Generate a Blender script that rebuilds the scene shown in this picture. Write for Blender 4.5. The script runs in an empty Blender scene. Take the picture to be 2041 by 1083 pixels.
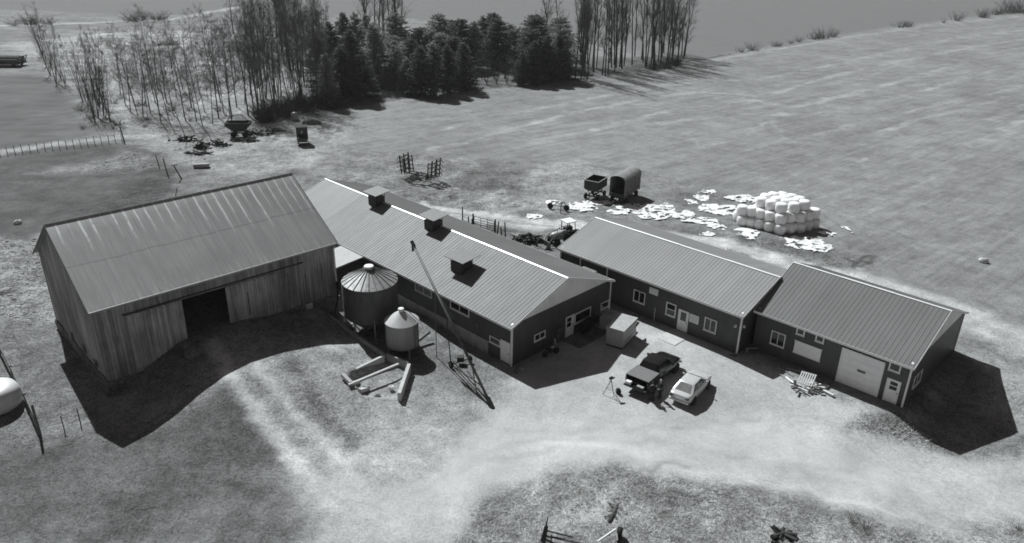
import bpy, math, random
import numpy as np
from mathutils import Vector, Matrix

R = math.radians
C = bpy.context.scene.collection
sc = bpy.context.scene

# ---------------------------------------------------------------- camera
F_PX, PITCH, ROLL, CAM_H = 1521.03, R(24.4219), R(-1.0401), 35.0788
CX, CY = 1020.5, 541.5
cs, sn = math.cos(PITCH), math.sin(PITCH)
fwd = Vector((0, cs, -sn)); X0 = Vector((1, 0, 0)); V0 = Vector((0, sn, cs))
cr, sr = math.cos(ROLL), math.sin(ROLL)
right = X0 * cr - V0 * sr
up = X0 * sr + V0 * cr
cam_d = bpy.data.cameras.new('camera')
cam = bpy.data.objects.new('camera', cam_d); C.objects.link(cam)
mw = Matrix.Identity(4)
for i in range(3):
    mw[i][0] = right[i]; mw[i][1] = up[i]; mw[i][2] = -fwd[i]
mw[2][3] = CAM_H
cam.matrix_world = mw
cam_d.sensor_width = 36; cam_d.lens = F_PX / 2041 * 36
cam_d.clip_start = 0.5; cam_d.clip_end = 6000
sc.camera = cam

# ---------------------------------------------------------------- light
SUN_AZ, SUN_EL = R(-33.3), R(46.3)
SUN = Vector((math.sin(SUN_AZ) * math.cos(SUN_EL), math.cos(SUN_AZ) * math.cos(SUN_EL), math.sin(SUN_EL)))
sd = bpy.data.lights.new('sun', 'SUN'); sd.energy = 5.0; sd.angle = R(0.5); sd.color = (0.955, 1.0, 1.005)
so = bpy.data.objects.new('sun', sd); C.objects.link(so)
so.rotation_euler = (-SUN).to_track_quat('-Z', 'Y').to_euler()
w = bpy.data.worlds.new('World'); sc.world = w; w.use_nodes = True
nt = w.node_tree; nt.nodes.clear()
sky = nt.nodes.new('ShaderNodeTexSky'); sky.sky_type = 'NISHITA'; sky.sun_disc = False
sky.sun_elevation = SUN_EL; sky.sun_rotation = SUN_AZ % (2 * math.pi)
sep = nt.nodes.new('ShaderNodeSeparateColor'); nt.links.new(sky.outputs[0], sep.inputs[0])
comb = nt.nodes.new('ShaderNodeCombineColor')                 # a red filter on black-and-white film: one channel of the sky
for ch, k in enumerate((1.05, 0.97, 1.0)):
    m_ = nt.nodes.new('ShaderNodeMath'); m_.operation = 'MULTIPLY'; m_.inputs[1].default_value = k
    nt.links.new(sep.outputs[0], m_.inputs[0]); nt.links.new(m_.outputs[0], comb.inputs[ch])
bg = nt.nodes.new('ShaderNodeBackground'); bg.inputs[1].default_value = 0.05
nt.links.new(comb.outputs[0], bg.inputs[0])
wo = nt.nodes.new('ShaderNodeOutputWorld'); nt.links.new(bg.outputs[0], wo.inputs[0])
sc.view_settings.view_transform = 'Standard'; sc.view_settings.look = 'None'
sc.view_settings.exposure = 0.0; sc.view_settings.gamma = 1.0
sc.render.engine = 'CYCLES'
sc.cycles.max_bounces = 6; sc.cycles.diffuse_bounces = 5; sc.cycles.caustics_reflective = False
sc.cycles.pixel_filter_type = 'BLACKMAN_HARRIS'; sc.cycles.filter_width = 1.7

# ---------------------------------------------------------------- helpers
class MB:
    """collects shapes into one mesh"""
    def __init__(s): s.v = []; s.f = []
    def add(s, vs, fs):
        o = len(s.v); s.v += [tuple(p) for p in vs]; s.f += [tuple(i + o for i in f) for f in fs]
    def hexa(s, p):
        s.add(p, [(0, 3, 2, 1), (4, 5, 6, 7), (0, 1, 5, 4), (1, 2, 6, 5), (2, 3, 7, 6), (3, 0, 4, 7)])
    def box(s, x0, x1, y0, y1, z0, z1):
        s.hexa([(x0, y0, z0), (x1, y0, z0), (x1, y1, z0), (x0, y1, z0), (x0, y0, z1), (x1, y0, z1), (x1, y1, z1), (x0, y1, z1)])
    def mbox(s, mp, u0, u1, z0, z1, d0, d1):
        s.hexa([mp(u0, z0, d0), mp(u1, z0, d0), mp(u1, z0, d1), mp(u0, z0, d1), mp(u0, z1, d0), mp(u1, z1, d0), mp(u1, z1, d1), mp(u0, z1, d1)])
    def tube(s, p, q, r0, r1=None, n=6, cap=True):
        r1 = r0 if r1 is None else r1
        p, q = Vector(p), Vector(q); d = (q - p)
        if d.length < 1e-6: return
        d.normalize(); a = d.orthogonal().normalized(); b = d.cross(a)
        vs = []
        for c_, r in ((p, r0), (q, r1)):
            for i in range(n):
                t = 2 * math.pi * i / n
                vs.append(c_ + a * (math.cos(t) * r) + b * (math.sin(t) * r))
        fs = [(i, (i + 1) % n, n + (i + 1) % n, n + i) for i in range(n)]
        if cap and n > 3: fs += [tuple(range(n))[::-1], tuple(range(n, 2 * n))]
        s.add(vs, fs)
    def path(s, pts, rs, n=6):
        for i in range(len(pts) - 1):
            s.tube(pts[i], pts[i + 1], rs[i] if isinstance(rs, (list, tuple)) else rs, rs[i + 1] if isinstance(rs, (list, tuple)) else rs, n)
    def bar(s, p, q, w_, h_, upv=(0, 0, 1)):
        """rectangular bar from p to q"""
        p, q = Vector(p), Vector(q); d = (q - p).normalized(); u = Vector(upv)
        a = d.cross(u)
        if a.length < 1e-3: a = d.orthogonal()
        a.normalize(); b = a.cross(d).normalized()
        a *= w_ / 2; b *= h_ / 2
        s.hexa([p - a - b, p + a - b, q + a - b, q - a - b, p - a + b, p + a + b, q + a + b, q - a + b])
    def lathe(s, prof, n=24, c=(0, 0, 0), axis='z'):
        vs = []
        for r, z in prof:
            for i in range(n):
                t = 2 * math.pi * i / n
                a, b = math.cos(t) * r, math.sin(t) * r
                if axis == 'z': vs.append((c[0] + a, c[1] + b, c[2] + z))
                elif axis == 'y': vs.append((c[0] + a, c[1] + z, c[2] + b))
                else: vs.append((c[0] + z, c[1] + a, c[2] + b))
        fs = []
        for k in range(len(prof) - 1):
            for i in range(n):
                j = (i + 1) % n
                fs.append((k * n + i, k * n + j, (k + 1) * n + j, (k + 1) * n + i))
        fs.append(tuple(range(n))[::-1]); fs.append(tuple(range((len(prof) - 1) * n, len(prof) * n)))
        s.add(vs, fs)
    def loft(s, secs, closed=True, caps=True):
        n = len(secs[0]); vs = [p for q in secs for p in q]; fs = []
        for k in range(len(secs) - 1):
            for i in range(n if closed else n - 1):
                j = (i + 1) % n
                fs.append((k * n + i, k * n + j, (k + 1) * n + j, (k + 1) * n + i))
        if caps: fs += [tuple(range(n))[::-1], tuple(range((len(secs) - 1) * n, len(secs) * n))]
        s.add(vs, fs)
    def quad(s, a, b, c, d): s.add([a, b, c, d], [(0, 1, 2, 3)])
    def mesh(s, name, mat, smooth=False):
        me = bpy.data.meshes.new(name); me.from_pydata(s.v, [], s.f); me.update()
        if mat: me.materials.append(mat)
        if smooth: me.polygons.foreach_set('use_smooth', [True] * len(me.polygons))
        return me
    def build(s, name, mat, parent=None, smooth=False, bevel=0, sub=0, angle=None):
        o = bpy.data.objects.new(name, s.mesh(name, mat, smooth)); C.objects.link(o)
        if parent: o.parent = parent
        if bevel:
            b = o.modifiers.new('bevel', 'BEVEL'); b.width = bevel; b.segments = 2; b.limit_method = 'ANGLE'
        if sub:
            b = o.modifiers.new('subdivision', 'SUBSURF'); b.levels = sub; b.render_levels = sub
        return o

def tag(o, label=None, cat=None, group=None, kind=None):
    if label: o['label'] = label
    if cat: o['category'] = cat
    if group: o['group'] = group
    if kind: o['kind'] = kind
    return o
def thing(name, label, cat, loc=(0, 0, 0), rz=0.0, group=None):
    o = bpy.data.objects.new(name, None); C.objects.link(o); o.empty_display_size = .3
    o.location = loc; o.rotation_euler = (0, 0, rz)
    return tag(o, label, cat, group)
KIDS = {}
def dup(root, loc=None, rz=None, label=None, group=None, scale=None):
    r = root.copy(); C.objects.link(r)
    if loc is not None: r.location = loc
    if rz is not None: r.rotation_euler = (0, 0, rz)
    if scale is not None: r.scale = (scale, scale, scale) if not isinstance(scale, tuple) else scale
    if label: r['label'] = label
    if group: r['group'] = group
    for ch in KIDS.setdefault(root.name, list(root.children)):
        c = ch.copy(); C.objects.link(c); c.parent = r
        for g in KIDS.setdefault(ch.name, list(ch.children)):
            d = g.copy(); C.objects.link(d); d.parent = c
    return r

# ---------------------------------------------------------------- terrain height
def sstep(t): t = np.clip(t, 0, 1); return t * t * (3 - 2 * t)
def hash2(ix, iy, seed):
    h = (ix.astype(np.int64) * 374761393 + iy.astype(np.int64) * 668265263 + seed * 1442695) & 0x7fffffff
    h = ((h ^ (h >> 13)) * 1274126177) & 0x7fffffff
    h = (h ^ (h >> 16)) & 0xffffff
    return h / float(0xffffff)
def vnoise(x, y, s, seed=0):
    x = np.asarray(x, float) / s; y = np.asarray(y, float) / s
    ix, iy = np.floor(x), np.floor(y); fx, fy = x - ix, y - iy
    fx = fx * fx * (3 - 2 * fx); fy = fy * fy * (3 - 2 * fy)
    a = hash2(ix, iy, seed); b = hash2(ix + 1, iy, seed); c = hash2(ix, iy + 1, seed); d = hash2(ix + 1, iy + 1, seed)
    return (a * (1 - fx) + b * fx) * (1 - fy) + (c * (1 - fx) + d * fx) * fy
def fbm(x, y, s, seed=0, o=3):
    t = 0; a = .5; n = 0
    for k in range(o):
        t = t + a * vnoise(x, y, s / 2 ** k, seed + k); n += a; a *= .5
    return t / n
def seg_dist(x, y, pts):
    d = np.full(np.shape(x), 1e9)
    for (ax, ay), (bx, by) in zip(pts[:-1], pts[1:]):
        vx, vy = bx - ax, by - ay; L2 = vx * vx + vy * vy + 1e-9
        t = np.clip(((x - ax) * vx + (y - ay) * vy) / L2, 0, 1)
        d = np.minimum(d, np.hypot(x - ax - t * vx, y - ay - t * vy))
    return d
def inside(x, y, pts):
    r = np.zeros(np.shape(x), bool); n = len(pts)
    for i in range(n):
        (ax, ay), (bx, by) = pts[i], pts[(i + 1) % n]
        c = ((ay > y) != (by > y)) & (x < (bx - ax) * (y - ay) / ((by - ay) if by != ay else 1e-9) + ax)
        r ^= c
    return r
BERM = [(2.5, 45.5), (8, 45.2), (12.5, 43.2), (18, 41.5), (24, 39.3), (30, 37.5)]
def tz(x, y):
    x = np.asarray(x, float); y = np.asarray(y, float)
    rx, ry = x + 16.91, y - 66.24
    u = -.7246 * rx - .6892 * ry; w_ = .6892 * rx - .7246 * ry
    h0 = np.interp(u, [-9, -3, 0, 3, 7, 10, 15, 17.5, 19.5, 21, 23], [0, .9, 1.35, 1.75, 2.4, 2.88, 2.82, 1.7, .5, .05, 0])
    h6 = np.interp(u, [-5, -2, 1.3, 5.1, 8.65, 11.7, 14, 16.3, 18.6, 20.6, 23], [0, .1, .42, 1.34, 1.81, 1.95, 1.75, 1.26, .62, .24, 0])
    f = h0 + (h6 - h0) * sstep(w_ / 6.5)
    f = np.where(w_ > 6.5, h6 * (1 - sstep((w_ - 6.5) / 11)), f)
    f = np.where(w_ < -11, f * (1 - sstep((-w_ - 11) / 6)), f)
    # low side of the retaining wall between the bank and the bins
    sx, sy = x + 17.51, y - 63.91
    side = sx * .6625 + sy * .7491       # > 0: towards the dairy barn
    along = sx * .7491 - sy * .6625
    cut = sstep(side / .35) * sstep((along + 3) / 1.5) * (1 - sstep((along - 11.5) / 4))
    f = f * (1 - cut * .8)
    f = f + .55 * np.exp(-(((x + 9) / 4.5) ** 2 + ((y - 64.5) / 3.5) ** 2)) * (1 - sstep((f - .3) / .6))
    pit = [(-13.5, 54.1), (-10.95, 56.8), (-8.95, 55.6), (-9.15, 51.8), (-11.6, 51.8)]
    dd = np.where(inside(x, y, pit), 1, -1) * seg_dist(x, y, pit + [pit[0]])
    f = f * (1 - sstep(dd / .5 + .3)) + np.minimum(f, .02) * sstep(dd / .5 + .3)
    # ground falling away by the workshop
    qx, qy = x - 22.226, y - 61.262
    dx = qx * .7196 - qy * .6944; dy = qx * .6944 + qy * .7196
    f = f - 1.15 * sstep((dx - 13.3 + np.clip(-dy, 0, 6) * .5) / (3.2 + np.clip(-dy, 0, 30) * .6)) * sstep((11 - dy) / 7) * (1 - .7 * sstep((-dy - 3) / 14))
    f = f - .35 * sstep(-dy / 4) * sstep((dx + 2) / 8) * (1 - sstep((dx - 13.3) / 3.2))
    # grassy hump in the foreground
    d = seg_dist(x, y, BERM)
    below = np.interp(x, [2, 12, 30], [46, 43.5, 37.8]) - y + 2.0 * (fbm(x, y, 3.5, 41) - .5)
    f = f + .6 * np.where(below > 0, 1 - .5 * sstep(below / 9), 1 - sstep(d / 2.6)) * sstep((x - 1) / 4) * sstep((below + 2.6) / 3.4)
    # uneven rough ground
    f = f + .10 * (fbm(x, y, 9, 3) - .5) + .05 * (fbm(x, y, 2.2, 8) - .5)
    rough = .55 * np.exp(-(((x - 14) / 11) ** 2 + ((y - 41) / 3.5) ** 2)) + np.exp(-(((x + 13) / 14) ** 2 + ((y - 102) / 9) ** 2)) + .8 * np.exp(-(((x + 52) / 7) ** 2 + ((y - 72) / 10) ** 2)) \
        + .7 * np.exp(-(((x - 34) / 9) ** 2 + ((y - 84) / 3.5) ** 2)) + .8 * np.exp(-(((x + 55) / 12) ** 2 + ((y - 117) / 7) ** 2))
    f = f + rough * (.75 * (fbm(x, y, 2.6, 21) - .5) + .3 * (vnoise(x, y, .8, 31) - .5))
    return f
def ray(px, py):
    u2 = (px - CX) / F_PX; v2 = -(py - CY) / F_PX
    return fwd + right * u2 + up * v2
def atz(px, py, z):
    d = ray(px, py); t = (z - CAM_H) / d.z
    return Vector((d.x * t, d.y * t, z))
def at(px, py):
    """the ground point seen at a pixel of the photograph"""
    z = 0.0
    for _ in range(14):
        p = atz(px, py, z); z = .5 * z + .5 * float(tz(p.x, p.y))
    return Vector((p.x, p.y, float(tz(p.x, p.y))))
def gz(x, y): return float(tz(x, y))
def pxy(pts): return [tuple(at(*p)[:2]) for p in pts]

# ---------------------------------------------------------------- materials
class NT:
    def __init__(s, name):
        s.m = bpy.data.materials.new(name); s.m.use_nodes = True; s.t = s.m.node_tree
        s.b = s.t.nodes['Principled BSDF']
    def n(s, typ, **kw):
        x = s.t.nodes.new(typ)
        for k, v in kw.items():
            if k.startswith('i_'):
                key = k[2:]; x.inputs[int(key) if key.isdigit() else key].default_value = v
            else: setattr(x, k, v)
        return x
    def l(s, a, b): s.t.links.new(a, b)
    def math(s, op, a, b=None, c=None):
        x = s.n('ShaderNodeMath', operation=op)
        for i, q in enumerate((a, b, c)):
            if q is None: continue
            if isinstance(q, (int, float)): x.inputs[i].default_value = q
            else: s.l(q, x.inputs[i])
        return x.outputs[0]
    def coord(s, scale=(1, 1, 1), kind='Object'):
        tc = s.n('ShaderNodeTexCoord'); mp = s.n('ShaderNodeMapping'); mp.inputs['Scale'].default_value = scale
        s.l(tc.outputs[kind], mp.inputs[0]); return mp.outputs[0]
    def noise(s, scale, detail=6, rough=.6, stretch=(1, 1, 1), kind='Object', dist=0.):
        x = s.n('ShaderNodeTexNoise'); x.inputs['Scale'].default_value = scale; x.inputs['Detail'].default_value = detail
        x.inputs['Roughness'].default_value = rough; x.inputs['Distortion'].default_value = dist
        s.l(s.coord(stretch, kind), x.inputs['Vector']); return x.outputs[0]
    def rng(s, a, f0, f1, t0, t1):
        x = s.n('ShaderNodeMapRange'); s.l(a, x.inputs[0])
        for i, q in enumerate((f0, f1, t0, t1)): x.inputs[i + 1].default_value = q
        return x.outputs[0]
    def bump(s, h, strength, dist=.02):
        x = s.n('ShaderNodeBump'); x.inputs['Strength'].default_value = strength; x.inputs['Distance'].default_value = dist
        s.l(h, x.inputs['Height']); s.l(x.outputs[0], s.b.inputs['Normal'])
    def done(s, col, rough=.8, metal=0., spec=.4):
        if isinstance(col, (int, float)): s.b.inputs['Base Color'].default_value = (col, col, col, 1)
        else: s.l(col, s.b.inputs['Base Color'])
        if isinstance(rough, (int, float)): s.b.inputs['Roughness'].default_value = rough
        else: s.l(rough, s.b.inputs['Roughness'])
        s.b.inputs['Metallic'].default_value = metal; s.b.inputs['Specular IOR Level'].default_value = spec
        return s.m
def translucent(m, f):
    t = m.node_tree; b = t.nodes['Principled BSDF']; out = [n for n in t.nodes if n.type == 'OUTPUT_MATERIAL'][0]
    tr = t.nodes.new('ShaderNodeBsdfTranslucent'); mx = t.nodes.new('ShaderNodeMixShader'); mx.inputs[0].default_value = f
    t.links.new(b.inputs['Base Color'].links[0].from_socket, tr.inputs['Color'])
    t.links.new(b.outputs[0], mx.inputs[1]); t.links.new(tr.outputs[0], mx.inputs[2]); t.links.new(mx.outputs[0], out.inputs[0])
def mat(name, v, rough=.8, metal=0., amt=.15, scale=2., stretch=(1, 1, 1), bump=0., spec=.4, detail=6, bdist=.02):
    k = NT(name); n = k.noise(scale, detail, .65, stretch)
    col = k.rng(n, .3, .7, v * (1 - amt), v * (1 + amt))
    if bump: k.bump(n, bump, bdist)
    return k.done(col, rough, metal, spec)

def m_siding(name, v, gap=.23, amt=.12):
    """ribbed steel siding: vertical ribs every gap metres, rain streaks"""
    k = NT(name); tc = k.n('ShaderNodeTexCoord'); sp = k.n('ShaderNodeSeparateXYZ'); k.l(tc.outputs['Object'], sp.inputs[0])
    s_ = k.math('ADD', sp.outputs[0], sp.outputs[1])
    fr = k.math('FRACT', k.math('DIVIDE', s_, gap)); rib = k.math('LESS_THAN', fr, .16)
    st = k.noise(1.0, 5, .6, (3, 3, .25)); bl = k.noise(.5, 3, .5)
    col = k.math('MULTIPLY', k.rng(st, .3, .7, v * (1 - amt), v * (1 + amt)), k.rng(bl, .3, .7, .85, 1.15))
    k.bump(rib, .5, .02)
    return k.done(col, .5, 0, .35)
def m_boards(name, v, amt=.5):
    """weathered vertical boards"""
    k = NT(name); tc = k.n('ShaderNodeTexCoord'); sp = k.n('ShaderNodeSeparateXYZ'); k.l(tc.outputs['Object'], sp.inputs[0])
    s_ = k.math('DIVIDE', k.math('ADD', sp.outputs[0], k.math('MULTIPLY', sp.outputs[1], 1.03)), .26)
    wn = k.n('ShaderNodeTexWhiteNoise', noise_dimensions='1D'); k.l(k.math('FLOOR', s_), wn.inputs['W'])
    fr = k.math('FRACT', s_); gapm = k.rng(k.math('LESS_THAN', fr, .07), 0, 1, 1, .35)
    st = k.noise(1.0, 8, .7, (5, 5, .35)); big = k.noise(.35, 4, .6, (1, 1, .5))
    col = k.math('MULTIPLY', k.rng(st, .28, .72, v * (1 - amt), v * (1 + amt)), k.rng(wn.outputs['Value'], 0, 1, .78, 1.2))
    col = k.math('MULTIPLY', k.math('MULTIPLY', col, gapm), k.rng(big, .3, .7, .5, 1.45))
    k.bump(st, .4, .02)
    return k.done(col, .9, 0, .2)
def m_oldroof(name):
    """old galvanised sheets: bright streaks run down from the ridge along the sheet laps"""
    k = NT(name); tc = k.n('ShaderNodeTexCoord'); sp = k.n('ShaderNodeSeparateXYZ'); k.l(tc.outputs['Object'], sp.inputs[0])
    x = k.math('DIVIDE', k.math('ADD', sp.outputs[0], k.math('MULTIPLY', k.noise(.6, 2), .18)), .86)
    wn = k.n('ShaderNodeTexWhiteNoise', noise_dimensions='1D'); k.l(k.math('FLOOR', x), wn.inputs['W'])
    fr = k.math('FRACT', x); line = k.math('LESS_THAN', k.math('ABSOLUTE', k.math('SUBTRACT', fr, .5)), k.rng(wn.outputs['Value'], 0, 1, .05, .12))
    zz = k.math('SUBTRACT', 12.55, sp.outputs[2])                        # drop below the ridge
    ln = k.math('ADD', k.rng(wn.outputs['Value'], 0, 1, .3, 1.7), k.rng(sp.outputs[0], 8, 21, 0, 1.7))
    fade = k.rng(k.math('SUBTRACT', ln, zz), -.5, .8, 0, 1)
    brk = k.rng(k.noise(2.2, 5, .7, (1, .6, .6)), .32, .5, 0, 1)
    up_ = k.rng(k.math('ADD', zz, k.math('MULTIPLY', k.noise(1.2, 4), 1.2)), .5, 1.3, .35, 0)   # pale band under the ridge
    low = k.math('MULTIPLY', k.rng(zz, 4.0, 4.8, 0, .3), k.rng(k.noise(1.4, 3, .6, (2.4, .3, .3)), .52, .62, 0, 1))
    msk = k.math('MINIMUM', k.math('ADD', k.math('ADD', k.math('MULTIPLY', k.math('MULTIPLY', line, fade), brk), up_), low), 1.0)
    base = k.math('MULTIPLY', k.rng(k.noise(1.0, 6, .6, (4, .25, .25)), .3, .7, .28, .355), k.rng(k.noise(.25, 4, .6), .3, .7, .88, 1.12))
    dark = k.rng(k.math('MULTIPLY', k.math('LESS_THAN', fr, .05), k.rng(k.noise(.5, 3), .4, .6, 0, 1)), 0, 1, 1, .72)
    seam = k.math('LESS_THAN', k.math('ABSOLUTE', k.math('SUBTRACT', k.math('ADD', zz, k.math('MULTIPLY', k.noise(.5, 3), .25)), 2.55)), .045)
    base = k.math('MULTIPLY', k.math('MULTIPLY', base, dark), k.rng(seam, 0, 1, 1, .8))
    mx = k.n('ShaderNodeMix', data_type='FLOAT'); k.l(msk, mx.inputs[0]); k.l(base, mx.inputs[2]); mx.inputs[3].default_value = .66
    return k.done(mx.outputs[0], .6, .15, .4)
def m_roofsteel(name, v, metal, rough, amt=.05):
    k = NT(name)
    tc = k.n('ShaderNodeTexCoord'); sp = k.n('ShaderNodeSeparateXYZ'); k.l(tc.outputs['Object'], sp.inputs[0])
    wn = k.n('ShaderNodeTexWhiteNoise', noise_dimensions='1D'); k.l(k.math('FLOOR', k.math('DIVIDE', sp.outputs[0], .92)), wn.inputs['W'])
    n = k.noise(1.0, 6, .65, (3, .4, .4)); big = k.noise(.2, 3, .5)
    col = k.math('MULTIPLY', k.rng(n, .3, .7, v * (1 - amt), v * (1 + amt)), k.rng(wn.outputs['Value'], 0, 1, .96, 1.04))
    col = k.math('MULTIPLY', col, k.rng(big, .3, .7, .94, 1.06))
    return k.done(col, k.rng(n, .3, .7, rough - .05, rough + .05), metal, .2)
def m_ground():
    k = NT('ground_soil_and_grass')
    a = k.n('ShaderNodeAttribute', attribute_name='alb'); g = k.n('ShaderNodeAttribute', attribute_name='grain'); fd = k.n('ShaderNodeAttribute', attribute_name='mown')
    n0 = k.noise(.22, 5, .6); n1 = k.noise(1.1, 12, .82, dist=.6); n2 = k.noise(5.0, 6, .8); n3 = k.noise(17.0, 3, .7)
    tc = k.n('ShaderNodeTexCoord')
    def swath(rot, sc, st):
        m0 = k.n('ShaderNodeMapping'); m0.inputs['Rotation'].default_value = (0, 0, rot); k.l(tc.outputs['Object'], m0.inputs[0]); mp = k.n('ShaderNodeMapping'); mp.inputs['Scale'].default_value = (st, 1, 1); k.l(m0.outputs[0], mp.inputs[0])
        x = k.n('ShaderNodeTexNoise'); x.inputs['Scale'].default_value = sc; x.inputs['Detail'].default_value = 7; x.inputs['Roughness'].default_value = .72; k.l(mp.outputs[0], x.inputs['Vector']); return x.outputs[0]
    s1 = swath(R(-41), 1.6, .06); s2 = swath(R(-38), .42, .07); s3 = swath(R(30), 1.2, .08)
    c = lambda n, f: k.math('MULTIPLY', k.math('SUBTRACT', n, .5), f * 1.0)
    G_ = 1.95
    q = k.math('ADD', k.math('ADD', c(n1, 2.6), c(n0, 1.0)), k.math('ADD', c(n2, 3.2), c(n3, 2.6)))
    m = k.math('ADD', k.math('ADD', c(s1, 1.0), c(s2, 1.0)), c(s3, .5))
    f = k.math('ADD', k.math('ADD', 1.0, k.math('MULTIPLY', k.math('MULTIPLY', q, G_), g.outputs['Fac'])), k.math('MULTIPLY', m, fd.outputs['Fac']))
    col = k.math('MULTIPLY', a.outputs['Fac'], k.math('MINIMUM', k.math('MAXIMUM', f, .42), 2.0))
    x = k.n('ShaderNodeBump'); x.inputs['Distance'].default_value = .22
    k.l(k.math('MINIMUM', k.math('MULTIPLY', g.outputs['Fac'], 1.3), .9), x.inputs['Strength']); k.l(k.math('ADD', n1, k.math('MULTIPLY', n2, .35)), x.inputs['Height']); k.l(x.outputs[0], k.b.inputs['Normal'])
    return k.done(col, .95, 0, .1)

MT = {}
MT['ground'] = m_ground()
MT['siding'] = m_siding('dark_steel_siding', .075)
MT['boards'] = m_boards('weathered_barn_boards', .32)
MT['boards_pale'] = m_boards('pale_barn_boards', .42)
MT['oldroof'] = m_oldroof('old_galvanised_roof')
MT['roof_b'] = m_roofsteel('ribbed_roof_steel', .20, 0, .55)
MT['roof_b_new'] = m_roofsteel('newer_roof_steel', .26, 0, .55)
MT['roof_c'] = m_roofsteel('milking_roof_steel', .29, 0, .55)
MT['roof_d'] = m_roofsteel('workshop_roof_steel', .175, 0, .55)
MT['cap'] = mat('sheen_white_cap_steel', .85, .4, .1, .05)  # specular brightness of the caps is put into the near-white base colour
MT['white'] = mat('white_trim', .82, .5, 0, .06, 3)
MT['gable'] = m_siding('pale_gable_steel', .9, .3, .05)
MT['door'] = mat('white_door_paint', .9, .5, 0, .06, 2)
MT['glass'] = mat('dark_window_glass', .015, .08, 0, .1, 1, spec=.6)
MT['concrete'] = mat('concrete', .36, .9, 0, .3, 1.4, bump=.3)
MT['concrete_dark'] = mat('dark_concrete', .17, .9, 0, .4, 1.2, bump=.3)  # darker grey concrete
MT['concrete_pale'] = mat('pale_concrete', .55, .9, 0, .15, 2, bump=.2)
MT['stone'] = mat('field_stone', .16, .95, 0, .6, 2.2, bump=.8, bdist=.08)
MT['galv'] = mat('galvanised_steel', .40, .5, .15, .12, 1.5)
MT['vent_sheet'] = mat('weathered_vent_sheet', .19, .6, 0, .1, 2)
MT['shed_roof'] = mat('pale_lean_to_roof', .46, .7, 0, .12, 2)
MT['vent_box'] = mat('shade_toned_vent_steel', .05, .6, 0, .2, 2)  # base colour darkened for box sides that face away from the sun
MT['wagon_roof'] = mat('weathered_wagon_roof', .24, .7, 0, .3, 2)
MT['glass_glare_dust'] = mat('painted_glare_dusty_glass', .22, .15, 0, .3, 2, spec=.6)  # paler base colour stands for sun glare on the rear glass, plus dust
MT['galv_dull'] = mat('dull_galvanised_steel', .085, .6, .2, .25, 1.5, (2, 2, .5))
MT['bin_roof'] = mat('bin_roof_steel', .36, .5, .3, .35, 2.2)
MT['bin_white'] = mat('chalky_bin_steel', .33, .6, .1, .12, 1.2, (2, 2, .4))
MT['bin_cone'] = mat('bright_bin_cone', .56, .55, .1, .1, 1.4)
MT['dark_metal'] = mat('dark_rusty_steel', .035, .7, .2, .5, 4)
MT['mid_metal'] = mat('grey_painted_steel', .11, .6, .1, .4, 3)
MT['rust'] = mat('rusty_iron', .055, .9, .1, .5, 5)
MT['black'] = mat('black_paint', .012, .35, 0, .3, 3, spec=.5)
MT['carblack'] = mat('black_car_paint', .012, .18, 0, .1, 3, spec=.6)
MT['carsilver'] = mat('silver_car_paint', .60, .3, .15, .04, 3, spec=.5)
MT['tonneau'] = mat('grey_vinyl_cover', .17, .7, 0, .12, 5)
MT['rubber'] = mat('black_rubber', .018, .85, 0, .4, 5)
MT['rim'] = mat('steel_rim', .35, .35, .6, .1, 5)
MT['plastic'] = mat('white_bale_wrap', .94, .45, 0, .04, 2.5, bump=.6, bdist=.08)
MT['film'] = mat('torn_white_film', .88, .5, 0, .1, 3, bump=.5, bdist=.1)
MT['wood_pale'] = mat('fresh_pallet_wood', .62, .8, 0, .2, 4)
MT['wood'] = mat('grey_weathered_wood', .17, .9, 0, .4, 3, bump=.3)
MT['wood_dark'] = mat('dark_wood', .07, .9, 0, .4, 3)
MT['bark'] = mat('grey_bark', .075, .95, 0, .35, 3)
MT['twig'] = mat('bare_twigs', .085, .95, 0, .25, 1)
MT['twig_pale'] = mat('pale_bare_twigs', .13, .95, 0, .25, 1)
MT['needle'] = mat('conifer_needles', .12, .85, 0, .55, .8, spec=.25, detail=4)
MT['needle_pale'] = mat('pale_conifer_needles', .27, .85, 0, .45, .8, spec=.25, detail=4)
MT['grass_dry'] = mat('dry_grass_blades', .58, .9, 0, .55, .7)
MT['skin'] = mat('skin', .33, .6, 0, .05, 8)
MT['cloth_dark'] = mat('dark_clothing', .016, .9, 0, .25, 6)
MT['cloth_grey'] = mat('dark_grey_clothing', .030, .9, 0, .25, 6)
MT['hair_pale'] = mat('pale_hair', .38, .9, 0, .2, 20)
MT['container'] = mat('off_white_container_steel', .46, .5, 0, .12, 1.5)
MT['container_lid'] = mat('weathered_container_lid', .42, .5, 0, .15, 2)
MT['tank'] = mat('white_tank_paint', .72, .45, 0, .06, 1.2)
MT['lamp_red'] = mat('tail_lamp_plastic', .07, .2, 0, .1, 3, spec=.6)
MT['lamp_clear'] = mat('headlamp_plastic', .6, .15, 0, .1, 3, spec=.6)

for k_ in ('needle', 'needle_pale'): translucent(MT[k_], .4)
translucent(MT['grass_dry'], .35)
for k_ in ('plastic', 'tank'):
    b_ = MT[k_].node_tree.nodes['Principled BSDF']; b_.inputs['Subsurface Weight'].default_value = .7 if k_ == 'plastic' else 0; b_.inputs['Subsurface Radius'].default_value = (.45, .45, .45); b_.inputs['Subsurface Scale'].default_value = 1.0

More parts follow.
